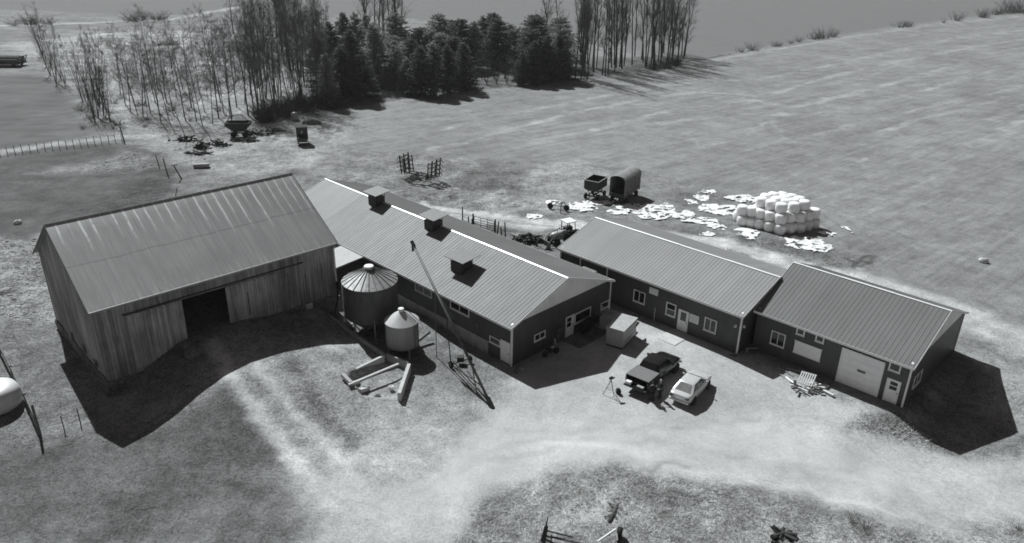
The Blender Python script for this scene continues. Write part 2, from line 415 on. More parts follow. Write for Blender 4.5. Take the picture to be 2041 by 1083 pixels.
# ---------------------------------------------------------------- the ground
def axis(lo, hi, dense_lo, dense_hi, st, gr, mid, gr2):
    a = list(np.arange(dense_lo, dense_hi + 1e-6, st)); s_ = st
    while a[-1] < hi: s_ *= gr if a[-1] < mid else gr2; a.append(a[-1] + s_)
    b = []; s_ = st; q = dense_lo
    while q > lo: s_ *= gr2; q -= s_; b.append(q)
    return np.array(b[::-1] + a)
xs = axis(-1600, 1600, -52, 48, .33, 1.011, 190, 1.05)
ys = axis(-30, 3000, 34, 110, .33, 1.007, 290, 1.05)
GX, GY = np.meshgrid(xs, ys)
GZ = tz(GX, GY)
# far country is left flat: fade the small relief with distance
GZ = GZ * (1 - sstep((np.hypot(GX, GY) - 260) / 120))
ALB = np.full(GX.shape, .235); GRN = np.full(GX.shape, .34)
reg = np.zeros(GX.shape, int)                         # 0 rough grass, 1 gravel yard, 2 hay field, 3 far field, 4 pasture, 5 farm track
WX = GX + 1.2 * (fbm(GX, GY, 5, 50) - .5) * 2 + .7 * (fbm(GX, GY, 1.3, 55, 2) - .5) * 2; WY = GY + 1.2 * (fbm(GX, GY, 5, 60) - .5) * 2 + .7 * (fbm(GX, GY, 1.3, 65, 2) - .5) * 2
WXs = GX + .4 * (fbm(GX, GY, 2.2, 51) - .5) * 2 + .3 * (vnoise(GX, GY, .7, 56) - .5) * 2; WYs = GY + .4 * (fbm(GX, GY, 2.2, 61) - .5) * 2 + .3 * (vnoise(GX, GY, .7, 66) - .5) * 2
def poly(px, alb, grain=None, soft=1.2, rid=None, amt=1.0, world=False):
    p = px if world else pxy(px)
    ins = inside(WX, WY, p); d = seg_dist(WX, WY, p + [p[0]]); s_ = np.where(ins, d, -d)
    m = sstep(s_ / (2 * soft) + .5) * amt
    ALB[:] = ALB * (1 - m) + alb * m
    if grain is not None: GRN[:] = GRN * (1 - m) + grain * m
    if rid is not None: reg[m > .5] = rid
def stroke(px, width, alb, amt=.8, soft=.6, grain=None, rid=None, sharp=False, brk=0):
    p = pxy(px); x, y = (WXs, WYs) if sharp else (WX, WY)
    d = seg_dist(x, y, p); m = (1 - sstep((d - width / 2 + soft / 2) / soft)) * amt
    if brk: m = m * np.clip((fbm(GX, GY, 6 if not sharp else 2, 77) - .5 + brk) * 3, 0, 1)
    ALB[:] = ALB * (1 - m) + alb * m
    if grain is not None: GRN[:] = GRN * (1 - m) + grain * m
    if rid is not None: reg[m > .4] = rid
# far field beyond the hedge, smooth and grey
HEDGE = [(1380, 122), (1480, 100), (1660, 74), (1800, 51), (1930, 36), (2041, 24)]
hp = [tuple(atz(x, y, 0)[:2]) for x, y in HEDGE]
far = [(-1600, 330), (-330, 345), (-150, 318), (-60, 330), (20, 290), (40, 236)] + hp + [(900, 760), (1600, 1200), (1600, 3000), (-1600, 3000)]
poly(far, .185, .05, 3, 3, world=True)
# hay field on the right
hay = [(640, 262), (700, 225), (760, 203), (850, 207), (970, 190), (1170, 165), (1300, 148), (1385, 124)]
hayp = pxy(hay) + hp[1:] + [(900, 700), (700, 300), (120, 60), (48, 55), pxy([(1930, 640)])[0], pxy([(1700, 530)])[0], pxy([(1640, 480)])[0], pxy([(1460, 395)])[0], pxy([(1290, 340)])[0], pxy([(1050, 320)])[0], pxy([(700, 300)])[0]]
poly(hayp, .248, .16, 1.6, 2, world=True)
ang = GX * .35 - GY * .94                               # mowing streaks run with the field
sel = reg == 2
ALB[sel] *= (1 + .10 * (fbm(GX * .18 + GY * .05, GY * .9 - GX * .16, 1.3, 90) - .5) * 2)[sel]
ALB[sel] *= (1 + .14 * (fbm(GX, GY, 14, 95) - .5) * 2)[sel]
for p, wd, am in [([(880, 258), (1000, 231), (1180, 197), (1341, 169), (1520, 158), (1700, 121), (1890, 79), (2041, 60)], 1.8, .8),
                  ([(850, 300), (1000, 262), (1200, 213), (1380, 184), (1520, 192), (1690, 145), (1900, 101), (2041, 78)], 2.2, .75),
                  ([(1180, 260), (1330, 222), (1480, 199), (1590, 214), (1745, 175), (1830, 152), (1930, 126)], 2.4, .8),
                  ([(1240, 250), (1420, 235), (1650, 226), (1800, 193), (1890, 165), (1990, 139), (2041, 132)], 1.8, .7),
                  ([(1560, 290), (1700, 250), (1830, 217), (1960, 192), (2041, 170)], 1.6, .6),
                  ([(1750, 262), (1890, 225), (2041, 185)], 2.0, .6),
                  ([(1900, 300), (1970, 275), (2041, 240)], 3.0, .7),
                  ([(1380, 300), (1480, 275), (1540, 240), (1560, 275), (1620, 295), (1700, 320), (1730, 335)], 1.3, .55),
                  ([(1290, 285), (1370, 265), (1390, 290)], 1.2, .5),
                  ([(1030, 295), (1120, 270), (1250, 262)], 3.0, .5),
                  ([(1640, 410), (1760, 340), (1900, 280), (2041, 210)], 1.0, .3),
                  ([(1680, 470), (1800, 390), (1950, 300), (2041, 250)], 1.0, .3)]:
    stroke(p, wd * .65, .42, am * .8, .9, brk=.22); stroke([(x, y - 3) for x, y in p], .5, .40, am * .5, .6, brk=.15); stroke([(x, y + 4) for x, y in p], .6, .36, am * .45, .6, brk=.15)
for p in [[(1600, 420), (1720, 500), (1830, 575), (1960, 650)], [(1640, 405), (1800, 470), (1930, 540), (2041, 590)], [(1690, 440), (1850, 510), (2041, 570)],
          [(1500, 330), (1640, 300), (1800, 240)], [(1400, 345), (1560, 330), (1700, 300)]]:
    stroke(p, .7, .175, .55, .6, sharp=True, brk=.3)
for dy_ in (-46, -30, -16, 14, 29, 44, 62):
    stroke([(1180 + dy_, 300 + dy_), (1340, 258 + dy_), (1520, 222 + dy_), (1700, 170 + dy_), (1900, 112 + dy_ * .8), (2041, 82 + dy_ * .8)], .45, .36, .45, .5, brk=.12)
    stroke([(1500 + dy_, 420 + dy_), (1700, 340 + dy_), (1900, 255 + dy_), (2041, 190 + dy_)], .45, .37, .4, .5, brk=.12)
for p in [[(1620, 430), (1750, 540), (1800, 590)], [(1660, 420), (1770, 500), (1900, 590), (2041, 660)], [(1600, 400), (1700, 470), (1860, 560), (2041, 640)]]:
    stroke(p, .35, .15, .6, .4, sharp=True, brk=.25)
poly([(1690, 460), (1760, 470), (1900, 530), (2000, 560), (1960, 600), (1800, 560)], .2, None, 4, amt=.6)
# pale verge along the hedge, ditch
stroke([(1300, 150), (1390, 126), (1520, 103), (1700, 73), (1860, 50), (2041, 33)], 1.6, .40, .7, 1.2, brk=.45)
stroke([(1360, 124), (1430, 112), (1510, 99)], 1.0, .06, .9, .8)
# left: pale field, pasture, the open grove floor
poly([(-40, 150), (60, 148), (130, 170), (190, 245), (235, 255), (120, 285), (-40, 310)], .142, .05, 1.0, 4)
poly([(-60, 318), (120, 290), (240, 285), (300, 300), (350, 340), (352, 380), (270, 420), (90, 450), (60, 480), (-60, 520)], .115, .2, 1.0, 4)
poly([(60, 345), (120, 330), (200, 320), (240, 300), (290, 310), (320, 335), (260, 338), (150, 350)], .30, .6, 1.2, amt=.65)
poly([(250, 360), (340, 350), (352, 385), (280, 415), (200, 420)], .10, .5, 1.5, amt=.8)
poly([(0, 90), (250, 60), (640, 60), (700, 190), (640, 235), (420, 262), (240, 260), (190, 240), (130, 150)], .36, .55, 4, 0)
ALB[:] = np.where(inside(GX, GY, pxy([(0, 60), (640, 60), (700, 190), (420, 262), (190, 240)])), ALB * (1 + .3 * (fbm(GX, GY, 5, 120) - .5) * 2), ALB)
for p, wd in [([(195, 71), (230, 68), (270, 66)], 7), ([(290, 94), (380, 92)], 5), ([(0, 52), (200, 45), (330, 40), (480, 14)], 4)]:
    stroke(p, wd, .55, .8, 3, brk=.4)
poly([(225, 262), (330, 262), (440, 270), (560, 262), (640, 240), (700, 262), (640, 330), (560, 345), (420, 345), (350, 320), (300, 290)], .34, .45, 1.5, 0, amt=.9)
stroke([(0, 305), (120, 287), (245, 272)], 2.6, .40, .9, 1.0, .3)
poly([(560, 200), (650, 190), (760, 150), (1130, 120), (1360, 110), (1370, 135), (1170, 158), (960, 178), (800, 195), (700, 215), (620, 240)], .15, .4, 3)  # floor under the tree belt, the trees' shade painted into its dark tone
# behind the barns
poly([(400, 350), (560, 345), (760, 300), (900, 320), (1080, 350), (1080, 420), (900, 425), (640, 360)], .245, .5, 1.5, 0)
poly([(870, 370), (930, 345), (1050, 340), (1060, 372), (960, 385)], .12, .6, 1.0, amt=.6)
poly([(960, 385), (1010, 372), (1040, 410), (1000, 430), (950, 420)], .36, .5, 1.2, amt=.8)
poly([(1070, 330), (1160, 320), (1210, 345), (1150, 400), (1080, 430), (1050, 380)], .38, .4, 1.5, amt=.7)
stroke([(840, 412), (900, 424), (1000, 437), (1120, 450), (1240, 462), (1400, 480), (1500, 497), (1620, 545), (1760, 580), (1960, 640), (2060, 690)], 4.2, .50, .95, 1.5, .22, 5)
stroke([(860, 418), (1000, 441), (1120, 453)], .5, .2, .7, .4, sharp=True)
stroke([(1650, 548), (1750, 572), (1900, 628), (2041, 692)], 6, .48, .85, 3, .2, 5)
poly([(1480, 470), (1560, 480), (1650, 490), (1740, 520), (1660, 530), (1540, 500), (1470, 490)], .17, .55, 1.2, amt=.8)
poly([(900, 440), (1000, 455), (1100, 470), (1090, 520), (1010, 500)], .2, .6, .8)
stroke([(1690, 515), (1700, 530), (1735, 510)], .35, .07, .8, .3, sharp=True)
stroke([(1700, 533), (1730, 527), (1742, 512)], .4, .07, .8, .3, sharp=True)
# around the old barn
poly([(-60, 470), (60, 480), (85, 500), (120, 670), (125, 700), (60, 700), (-60, 640)], .26, 1.0, 1.0, 0)
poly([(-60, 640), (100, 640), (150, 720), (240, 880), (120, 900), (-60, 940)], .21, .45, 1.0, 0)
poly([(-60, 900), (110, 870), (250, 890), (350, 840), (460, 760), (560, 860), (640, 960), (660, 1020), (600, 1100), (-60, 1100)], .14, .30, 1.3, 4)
poly([(400, 940), (520, 900), (600, 960), (500, 1060), (300, 1060)], .16, .3, 2.5, amt=.7)
stroke([(455, 955), (475, 965)], .8, .06, .7, .5, sharp=True)
poly([(420, 700), (560, 690), (730, 685), (820, 760), (960, 810), (900, 880), (760, 940), (690, 960), (600, 900), (500, 790)], .335, .34, 2.0, 0)
poly([(590, 720), (700, 700), (720, 740), (600, 740)], .33, .3, 1.5, amt=.5)
poly([(640, 850), (760, 830), (900, 800), (985, 790), (970, 850), (830, 940), (700, 1010), (640, 950)], .43, .2, 5, amt=.75)
# yard and drive
yard = [(560, 1100), (680, 1010), (770, 960), (850, 920), (915, 872), (975, 815), (1020, 770), (1020, 735), (1075, 690), (1120, 660), (1215, 645), (1250, 630), (1310, 640), (1480, 700), (1600, 760), (1790, 830), (1830, 870),
        (1915, 915), (2000, 905), (2120, 880), (2120, 1010), (1990, 1050), (1890, 1062), (1760, 1035), (1650, 1000), (1500, 962), (1330, 940), (1250, 925), (1150, 940), (1060, 970), (960, 1015), (900, 1100)]
poly(yard, .445, .12, 1.6, 1)
poly([(960, 850), (1200, 830), (1480, 820), (1700, 900), (1860, 960), (1700, 985), (1400, 930), (1150, 910), (880, 985), (780, 1060), (700, 1060), (850, 950)], .50, .06, 2.0, amt=.9)
ALB[:] = np.where(reg == 1, ALB * (1 + .12 * (fbm(GX, GY, 3.5, 140) - .5) * 2), ALB)
for p in [[(430, 695), (470, 760), (535, 850), (600, 930), (660, 1000)], [(505, 730), (560, 800), (620, 870), (690, 950), (720, 985)]]:
    stroke(p, 1.5, .54, .95, 1.1, .16, 5, sharp=True)
stroke([(640, 960), (700, 1010), (720, 1060)], 5, .43, .8, 4, .15, 1)
stroke([(470, 715), (520, 770), (590, 850), (660, 940)], 1.1, .27, .7, .8, .35, sharp=True, brk=.4)
stroke([(560, 700), (605, 760), (650, 830), (700, 880)], 1.6, .19, .75, 1.0, .5, sharp=True, brk=.35)
stroke([(690, 800), (720, 850)], 1.8, .18, .6, 1.4, .5, sharp=True, brk=.3)
stroke([(570, 720), (620, 790), (690, 880)], .6, .15, .6, .6, sharp=True, brk=.4)
stroke([(545, 740), (600, 800), (650, 860)], .4, .16, .5, .4, sharp=True, brk=.3)
for p in [[(1000, 860), (1200, 860), (1500, 840)], [(900, 930), (1050, 880), (1300, 880), (1600, 930), (1900, 960)], [(1400, 900), (1700, 965), (2041, 960)], [(1180, 815), (1350, 840), (1600, 830)],
          [(800, 1000), (950, 920), (1120, 890)], [(1460, 745), (1560, 800), (1700, 870)]]:
    stroke(p, .5, .36, .5, .6, sharp=True, brk=.3)
for p, wd in [([(1230, 1000), (1245, 985)], .9), ([(1395, 985), (1410, 990)], .4), ([(1440, 1005), (1455, 1008)], .4), ([(1340, 852), (1370, 857)], .3), ([(1660, 790), (1690, 800)], .5), ([(1300, 935), (1340, 922), (1370, 930)], .5)]:
    stroke(p, wd, .2, .6, .5, sharp=True)
# bank edge by the workshop and the grassy hump
poly([(1790, 830), (1830, 845), (1915, 905), (1930, 915), (1840, 892), (1700, 860), (1720, 835)], .2, .6, .6, 0, amt=.8)
poly([(1910, 690), (2041, 740), (2100, 850), (2035, 875), (1960, 800)], .35, .3, 1.2, 0, amt=.8)
poly([(880, 1110), (940, 1030), (1040, 975), (1100, 950), (1200, 938), (1290, 945), (1380, 955), (1470, 975), (1570, 1000), (1690, 1030), (1790, 1055), (1880, 1066), (2000, 1066), (2100, 1040), (2100, 1130), (880, 1130)], .37, .5, .6, 0)
poly([(1110, 985), (1180, 965), (1225, 985), (1230, 1030), (1150, 1050), (1090, 1060), (1080, 1020)], .50, .25, .9, amt=.85)
poly([(1330, 985), (1420, 990), (1540, 1025), (1480, 1060), (1380, 1040)], .46, .4, 1.5, amt=.6)
poly([(1240, 950), (1330, 960), (1400, 1010), (1330, 1040), (1260, 1010)], .175, .6, 1.0, amt=.7)

MOWN = np.where(reg == 2, .9, 0.0)
GRN[:] = GRN * np.where(reg == 3, 1.5, np.where(reg == 1, 1.8, 1.7))
wsm = np.where(reg == 1, .35, np.where(reg == 3, .1, np.where(reg == 2, .45, 1.0)))
ALB[:] = ALB * (1 + wsm * (.34 * (fbm(GX, GY, 1.7, 160, 3) - .5) * 2 + .22 * (fbm(GX, GY, 7, 170, 3) - .5) * 2))
ids = {0: 'rough_grass_ground', 1: 'gravel_yard', 2: 'hay_field', 3: 'far_field', 4: 'pasture', 5: 'farm_track'}
ny, nx = GX.shape
co = np.stack([GX, GY, GZ], -1).reshape(-1, 3)
ii = np.arange(ny * nx).reshape(ny, nx)
quads = np.stack([ii[:-1, :-1], ii[:-1, 1:], ii[1:, 1:], ii[1:, :-1]], -1).reshape(-1, 4)
fr_ = reg.reshape(-1)[quads[:, 0]]
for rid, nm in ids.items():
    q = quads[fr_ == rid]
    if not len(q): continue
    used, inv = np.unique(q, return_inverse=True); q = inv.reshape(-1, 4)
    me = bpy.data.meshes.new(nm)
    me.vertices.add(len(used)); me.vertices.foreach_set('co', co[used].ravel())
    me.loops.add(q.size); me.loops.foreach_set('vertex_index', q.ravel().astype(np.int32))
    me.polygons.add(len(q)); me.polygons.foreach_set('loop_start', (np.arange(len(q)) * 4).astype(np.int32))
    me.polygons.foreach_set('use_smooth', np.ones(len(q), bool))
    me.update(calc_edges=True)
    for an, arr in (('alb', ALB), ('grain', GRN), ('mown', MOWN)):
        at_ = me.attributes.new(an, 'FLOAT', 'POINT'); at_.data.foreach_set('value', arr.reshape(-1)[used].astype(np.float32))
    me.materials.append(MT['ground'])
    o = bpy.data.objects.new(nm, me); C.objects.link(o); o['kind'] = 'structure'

# ---------------------------------------------------------------- buildings
def fr(d0=0.0):                                       # front wall: u along the wall, z up, d outwards
    return lambda u, z, d: (u, -d - d0, z)
def gr(L):                                            # right-hand gable wall
    return lambda u, z, d: (L + d, u, z)
def gl():
    return lambda u, z, d: (-d, u, z)
def window(par, mp, u0, u1, z0, z1, style='slider', name='window', fw=.09, label=None):
    m = MB(); t = .07
    m.mbox(mp, u0, u1, z1 - fw, z1, 0, t); m.mbox(mp, u0, u1, z0, z0 + fw, 0, t)
    m.mbox(mp, u0, u0 + fw, z0 + fw, z1 - fw, 0, t); m.mbox(mp, u1 - fw, u1, z0 + fw, z1 - fw, 0, t)
    if style == 'slider': m.mbox(mp, (u0 + u1) / 2 - .03, (u0 + u1) / 2 + .03, z0 + fw, z1 - fw, 0, t - .012)
    if style == 'hung': m.mbox(mp, u0 + fw, u1 - fw, (z0 + z1) / 2 - .03, (z0 + z1) / 2 + .03, 0, t - .012)
    o = m.build(name, MT['white'], par)
    if label: o['label'] = label
    p = MB(); p.mbox(mp, u0 + fw, u1 - fw, z0 + fw, z1 - fw, .005, .02); p.build('pane', MT['glass'], o)
    s_ = MB(); s_.mbox(mp, u0 - .04, u1 + .04, z0 - .05, z0 - .003, 0, .11); s_.build('sill', MT['white'], o)
    return o
def door(par, mp, u0, u1, z0, z1, light=None, hung=True, label=None):
    m = MB(); m.mbox(mp, u0 + .07, u1 - .07, z0 + .03, z1 - .07, 0, .035)
    o = m.build('door', MT['door'], par)
    if label: o['label'] = label
    f = MB(); f.mbox(mp, u0, u0 + .067, z0, z1, 0, .07); f.mbox(mp, u1 - .067, u1, z0, z1, 0, .07); f.mbox(mp, u0 + .067, u1 - .067, z1 - .067, z1, 0, .07)
    f.build('door_frame', MT['white'], o)
    if light:
        a, b, c, d = light; p = MB()
        if hung: mid = (c + d) / 2; p.mbox(mp, a, b, c, mid - .04, .03, .042); p.mbox(mp, a, b, mid + .04, d, .03, .042)
        else: p.mbox(mp, a, b, c, d, .03, .042)
        p.build('pane', MT['glass'], o)
    h = MB(); h.mbox(mp, u1 - .19, u1 - .13, z0 + .98, z0 + 1.08, .035, .09); h.build('handle', MT['mid_metal'], o)
    return o
def slope_mesh(m, x0, x1, a, b, pitch=.42, rib=.02, rw=.05, t=.045):
    """ribbed sheet from eave a=(y,z) to ridge b=(y,z), between x0 and x1"""
    a, b = Vector(a), Vector(b); d = (b - a).normalized(); n = Vector((-d.y, d.x))
    if n.y < 0: n = -n
    prof = []; x = x0
    while x < x1 - 1e-4:
        e = min(x + pitch, x1)
        prof += [(x, 0)]
        if e - x > rw * 2.5: prof += [(e - rw * 2, 0), (e - rw * 1.5, rib), (e - rw * .5, rib), (e - .002, 0)]
        x = e
    prof.append((x1, 0))
    vs = []
    for (px_, h) in prof:
        for q in (a, b):
            r_ = q + n * h; vs.append((px_, r_.x, r_.y))
    k = len(prof); fs = [(2 * i, 2 * i + 2, 2 * i + 3, 2 * i + 1) for i in range(k - 1)]
    m.add(vs, fs)
    lo = [(x0, *(a - n * t)), (x1, *(a - n * t)), (x1, *(b - n * t)), (x0, *(b - n * t))]
    hi = [(x0, *a), (x1, *a), (x1, *b), (x0, *b)]
    m.add(lo + hi, [(0, 1, 2, 3), (0, 1, 5, 4), (1, 2, 6, 5), (3, 0, 4, 7)])
def shell(par, L, W, h, base=-.6, mt='siding', found=.0, found_mt='concrete'):
    m = MB()
    for (x0, x1, y0, y1) in ((0, L, 0, .15), (0, L, W - .15, W), (0, .15, .15, W - .15), (L - .15, L, .15, W - .15)):
        m.box(x0, x1, y0, y1, found, h)
    m.build('wall', MT[mt], par)
    f = MB(); e = .05
    for (x0, x1, y0, y1) in ((-e, L + e, -e, .2), (-e, L + e, W - .2, W + e), (-e, .2, .2, W - .2), (L - .2, L + e, .2, W - .2)):
        f.box(x0, x1, y0, y1, base, found - .002)
    f.build('foundation', MT[found_mt], par)
def gable_tri(par, L, W, h, r, mt='gable'):
    for x0, x1 in ((0, .15), (L - .15, L)):
        m = MB(); m.add([(x0, 0, h + .002), (x0, W, h + .002), (x0, W / 2, r - .06), (x1, 0, h + .002), (x1, W, h + .002), (x1, W / 2, r - .06)],
                        [(0, 1, 2), (3, 5, 4), (0, 2, 5, 3), (1, 4, 5, 2), (0, 3, 4, 1)])
        m.build('gable', MT[mt], par)
def roof(par, L, W, h, r, mt, oh=.35, split=None, mt2=None, pitch=.42, capw=.24, ov=.25):
    k = (r - h) / (W / 2); ea = (-oh, h - k * oh); rg = (W / 2, r); eb = (W + oh, h - k * oh)
    m = MB()
    if split:
        slope_mesh(m, split, L + ov, ea, rg, pitch)
        n = MB(); slope_mesh(n, -ov, split - .004, ea, rg, pitch); n.build('roof_patch', MT[mt2], par)['label'] = 'paler newer stretch of the roof'
    else: slope_mesh(m, -ov, L + ov, ea, rg, pitch)
    slope_mesh(m, -ov, L + ov, eb, rg, pitch)
    ro = m.build('roof', MT[mt], par)
    c = MB(); xx = -ov; i = 0; nseg = max(3, int(L / 5.2)); st = (L + 2 * ov) / nseg
    for i in range(nseg):
        x0 = -ov + i * st; x1 = x0 + st + .05; z = .05 + .016 * (i % 2); g_ = capw / 2 + .02 * (i % 2)
        c.add([(x0, W / 2 - g_, r + z - k * g_), (x1, W / 2 - g_, r + z - k * g_), (x1, W / 2, r + z + .012), (x0, W / 2, r + z + .012), (x0, W / 2 + g_, r + z - k * g_), (x1, W / 2 + g_, r + z - k * g_)],
              [(0, 1, 2, 3), (3, 2, 5, 4)])
    c.build('ridge_cap', MT['cap'], ro)
    for y0, y1 in ((-oh - .03, -oh - .004), (W + oh + .004, W + oh + .03)):
        f = MB(); f.box(-ov, L + ov, y0, y1, ea[1] - .2, ea[1] + .01); f.build('fascia', MT['white'], par)
    for x0, x1 in ((-ov - .03, -ov - .004), (L + ov + .004, L + ov + .03)):
        t = MB()
        for q in (ea, eb):
            t.hexa([(x0, q[0], q[1] - .16), (x1, q[0], q[1] - .16), (x1, rg[0], rg[1] - .16), (x0, rg[0], rg[1] - .16), (x0, q[0], q[1] + .05), (x1, q[0], q[1] + .05), (x1, rg[0], rg[1] + .05), (x0, rg[0], rg[1] + .05)])
        t.build('barge_board', MT['white'], par)
    return ro
def corner_trim(par, pts, z0, z1):
    for (x, y) in pts:
        m = MB(); m.box(x - .07, x + .07, y - .07, y + .07, z0, z1 - .16); m.build('corner_trim', MT['white'], par)

# --- old barn
A = thing('old_barn', 'tall old timber barn with streaked metal roof and dark open doorway', 'barn', (-32.15, 51.738, 0), R(43.57))
LA, WA, HA, RA = 21.04, 14.65, 7.94, 12.59
D0, D1, DZ = LA - 14.52, LA - 10.58, 6.37
m = MB()
fz = [(0, .3), (2, .9), (4, 1.7), (D0, 2.6)]
m.box(0, D0, 0, .2, -.3, HA); m.box(D1, LA, 0, .2, .8, HA); m.box(D0, D1, 0, .2, DZ, HA)
m.box(0, LA, WA - .2, WA, -.3, HA); m.box(0, .2, .2, WA - .2, -.3, HA); m.box(LA - .2, LA, .2, WA - .2, -.3, HA)
for x0, x1 in ((0, .2), (LA - .2, LA)):
    m.add([(x0, 0, HA + .002), (x0, WA, HA + .002), (x0, WA / 2, RA - .08), (x1, 0, HA + .002), (x1, WA, HA + .002), (x1, WA / 2, RA - .08)],
          [(0, 1, 2), (3, 5, 4), (0, 2, 5, 3), (1, 4, 5, 2), (0, 3, 4, 1)])
m.build('wall', MT['boards'], A)
k = (RA - HA) / (WA / 2); oh = .42
m = MB(); slope_mesh(m, -.35, LA + .3, (-oh, HA - k * oh + .05), (WA / 2, RA), 60, .014, .05); slope_mesh(m, -.35, LA + .3, (WA + oh, HA - k * oh + .05), (WA / 2, RA), 60, .014, .05)
ro = m.build('roof', MT['oldroof'], A)
m = MB(); m.tube((-.35, WA / 2, RA + .03), (LA + .3, WA / 2, RA + .03), .06, n=6); m.build('ridge_roll', MT['galv'], ro)
m = MB(); m.box(-.35, LA + .3, -oh - .06, -oh - .004, HA - k * oh - .12, HA - k * oh + .04); m.build('fascia', MT['galv'], A)
for x0, x1 in ((-.39, -.355), (LA + .305, LA + .335)):
    m = MB()
    for q in (-oh, WA + oh):
        z = HA - k * oh
        m.hexa([(x0, q, z - .15), (x1, q, z - .15), (x1, WA / 2, RA - .15), (x0, WA / 2, RA - .15), (x0, q, z + .07), (x1, q, z + .07), (x1, WA / 2, RA + .05), (x0, WA / 2, RA + .05)])
    m.build('barge_board', MT['wood'], A)
rnd = random.Random(4)
m = MB()                                               # rubble-stone footing, coursed by the rise of the bank
def stones(m, mp, u0, u1, zf, n, d=.25):
    for i in range(n):
        u = u0 + (u1 - u0) * rnd.random(); zb, zt = zf(u); z = zb + (zt - zb) * rnd.random(); s_ = .18 + .25 * rnd.random(); hh = .12 + .14 * rnd.random()
        m.mbox(mp, u - s_, u + s_, z - hh, z + hh, -.1, .03 + d * rnd.random() * .5)
m.mbox(fr(), -.08, 3.2, -1.2, 1.15, -.25, .06); m.mbox(gl(), -.06, WA + .08, -1.6, 1.1, -.25, .08)
stones(m, fr(), 0, 3.4, lambda u: (-.3, 1.1), 40); stones(m, gl(), 0, WA, lambda u: (-.9, 1.2), 130)
m.build('stone_footing', MT['stone'], A)
m = MB(); m.mbox(fr(), D1 + .4, LA + .05, 0.3, 2.1, -.25, .07); stones(m, fr(), D1 + .6, LA, lambda u: (1.0, 2.2), 80); m.build('stone_footing', MT['stone'], A)
for (a, b, z0, z1) in ((D0 - 4.3, D0 + .12, 1.6, 6.42), (D1 - .08, D1 + 4.6, 2.4, 6.35)):
    m = MB(); m.mbox(fr(), a, b, z0, z1, .03, .10); m.mbox(fr(), a, b, z1 - .35, z1 - .15, .10, .13); m.mbox(fr(), a, b, z0 + .5, z0 + .7, .10, .13)
    m.build('sliding_door', MT['boards_pale'], A)
m = MB(); m.mbox(fr(), 2.0, 17.8, 6.52, 6.6, .02, .13); m.build('door_rail', MT['wood_dark'], A)
m = MB(); m.path([(LA - .1, -.5, HA - .5), (LA - .05, -.2, HA - 1.0), (LA, -.14, 3.7)], .06, 6); o = m.build('drainpipe', MT['white'], A); m = MB()
m.path([(LA, -.14, 3.7), (LA, -.16, 2.0), (LA - .6, -.8, 1.5), (LA - 1.3, -1.6, 1.25)], .08, 6); m.build('flexible_outlet', MT['rubber'], o)
m = MB(); m.mbox(fr(), 17.6, 18.3, 1.75, 2.35, .16, .2); m.build('notice_board', MT['concrete_pale'], A)['label'] = 'small pale panel low on the barn front'
for (u, z, a, b) in ((11.4, 4.0, .22, .9), (9.2, 1.6, .3, .35), (5.5, 1.9, .25, .4), (2.2, 1.95, .3, .35), (13.2, 3.0, .12, .5)):
    m = MB(); m.mbox(gl(), u - a, u + a, z - b, z + b, .13, .17) if z < 2.5 else m.mbox(gl(), u - a, u + a, z - b, z + b, .004, .02)
    m.build('wall_opening', MT['black'], A)
for u in (16.2, 17.9, 19.6, 12.2):
    m = MB(); m.mbox(fr(), u, u + .06, 2.6 + rnd.random(), 5.2 + rnd.random(), .004, .012) if u > 15.7 else m.mbox(fr(), u, u + .06, 3.2, 5.4, .132, .14); m.build('board_gap', MT['black'], A)

# --- long dairy barn
LB, WB, HB, RB = 38.81, 13.51, 4.08, 6.48
B = thing('dairy_barn', 'long low dairy barn with pale ribbed roof and three roof vents', 'barn', (-27.569, 84.425, 0), R(-44.56))
shell(B, LB, WB, HB, -.8, 'siding', 0.02)
m = MB(); m.mbox(fr(), 0, 35.9, .03, 1.38, .004, .09); m.build('lower_wall', MT['concrete'], B)['label'] = 'stained concrete lower wall'
gable_tri(B, LB, WB, HB, RB)
ro = roof(B, LB, WB, HB, RB, 'roof_b', .35, 7.75, 'roof_b_new', .40)
corner_trim(B, ((LB, 0), (LB, WB)), .02, HB)
mp = fr()
for a, b in ((25.65, 28.15), (30.82, 33.39)): 
    window(B, mp, a, b, 2.8, 3.68, 'slider'); 
window(B, mp, 36.1, 37.45, 1.4, 2.05, 'plain'); door(B, mp, 37.5, 38.66, .12, 2.25)
m = MB(); m.mbox(mp, 34.2, 34.7, 2.2, 2.62, .01, .08); m.build('wall_vent', MT['mid_metal'], B)
mp = gr(LB)
window(B, mp, 2.82, 4.25, 1.36, 2.05, 'slider'); door(B, mp, 7.05, 8.2, .12, 2.28, (7.22, 7.8, 1.15, 2.1))
window(B, mp, 8.26, 10.65, 1.1, 2.22, 'plain', fw=.14); window(B, mp, 12.14, 13.4, 1.25, 1.97, 'plain')
m = MB(); m.mbox(mp, 5.72, 6.12, .15, 1.55, 0, .18); m.mbox(mp, 5.66, 6.3, 1.2, 1.6, 0, .22); m.build('meter_box', MT['mid_metal'], B)
m = MB(); m.box(LB + .02, LB + 2.1, 6.7, 10.9, -.3, .1); m.build('doorstep', MT['concrete_dark'], B)['label'] = 'low concrete pad before the door'
kB = (RB - HB) / (WB / 2)
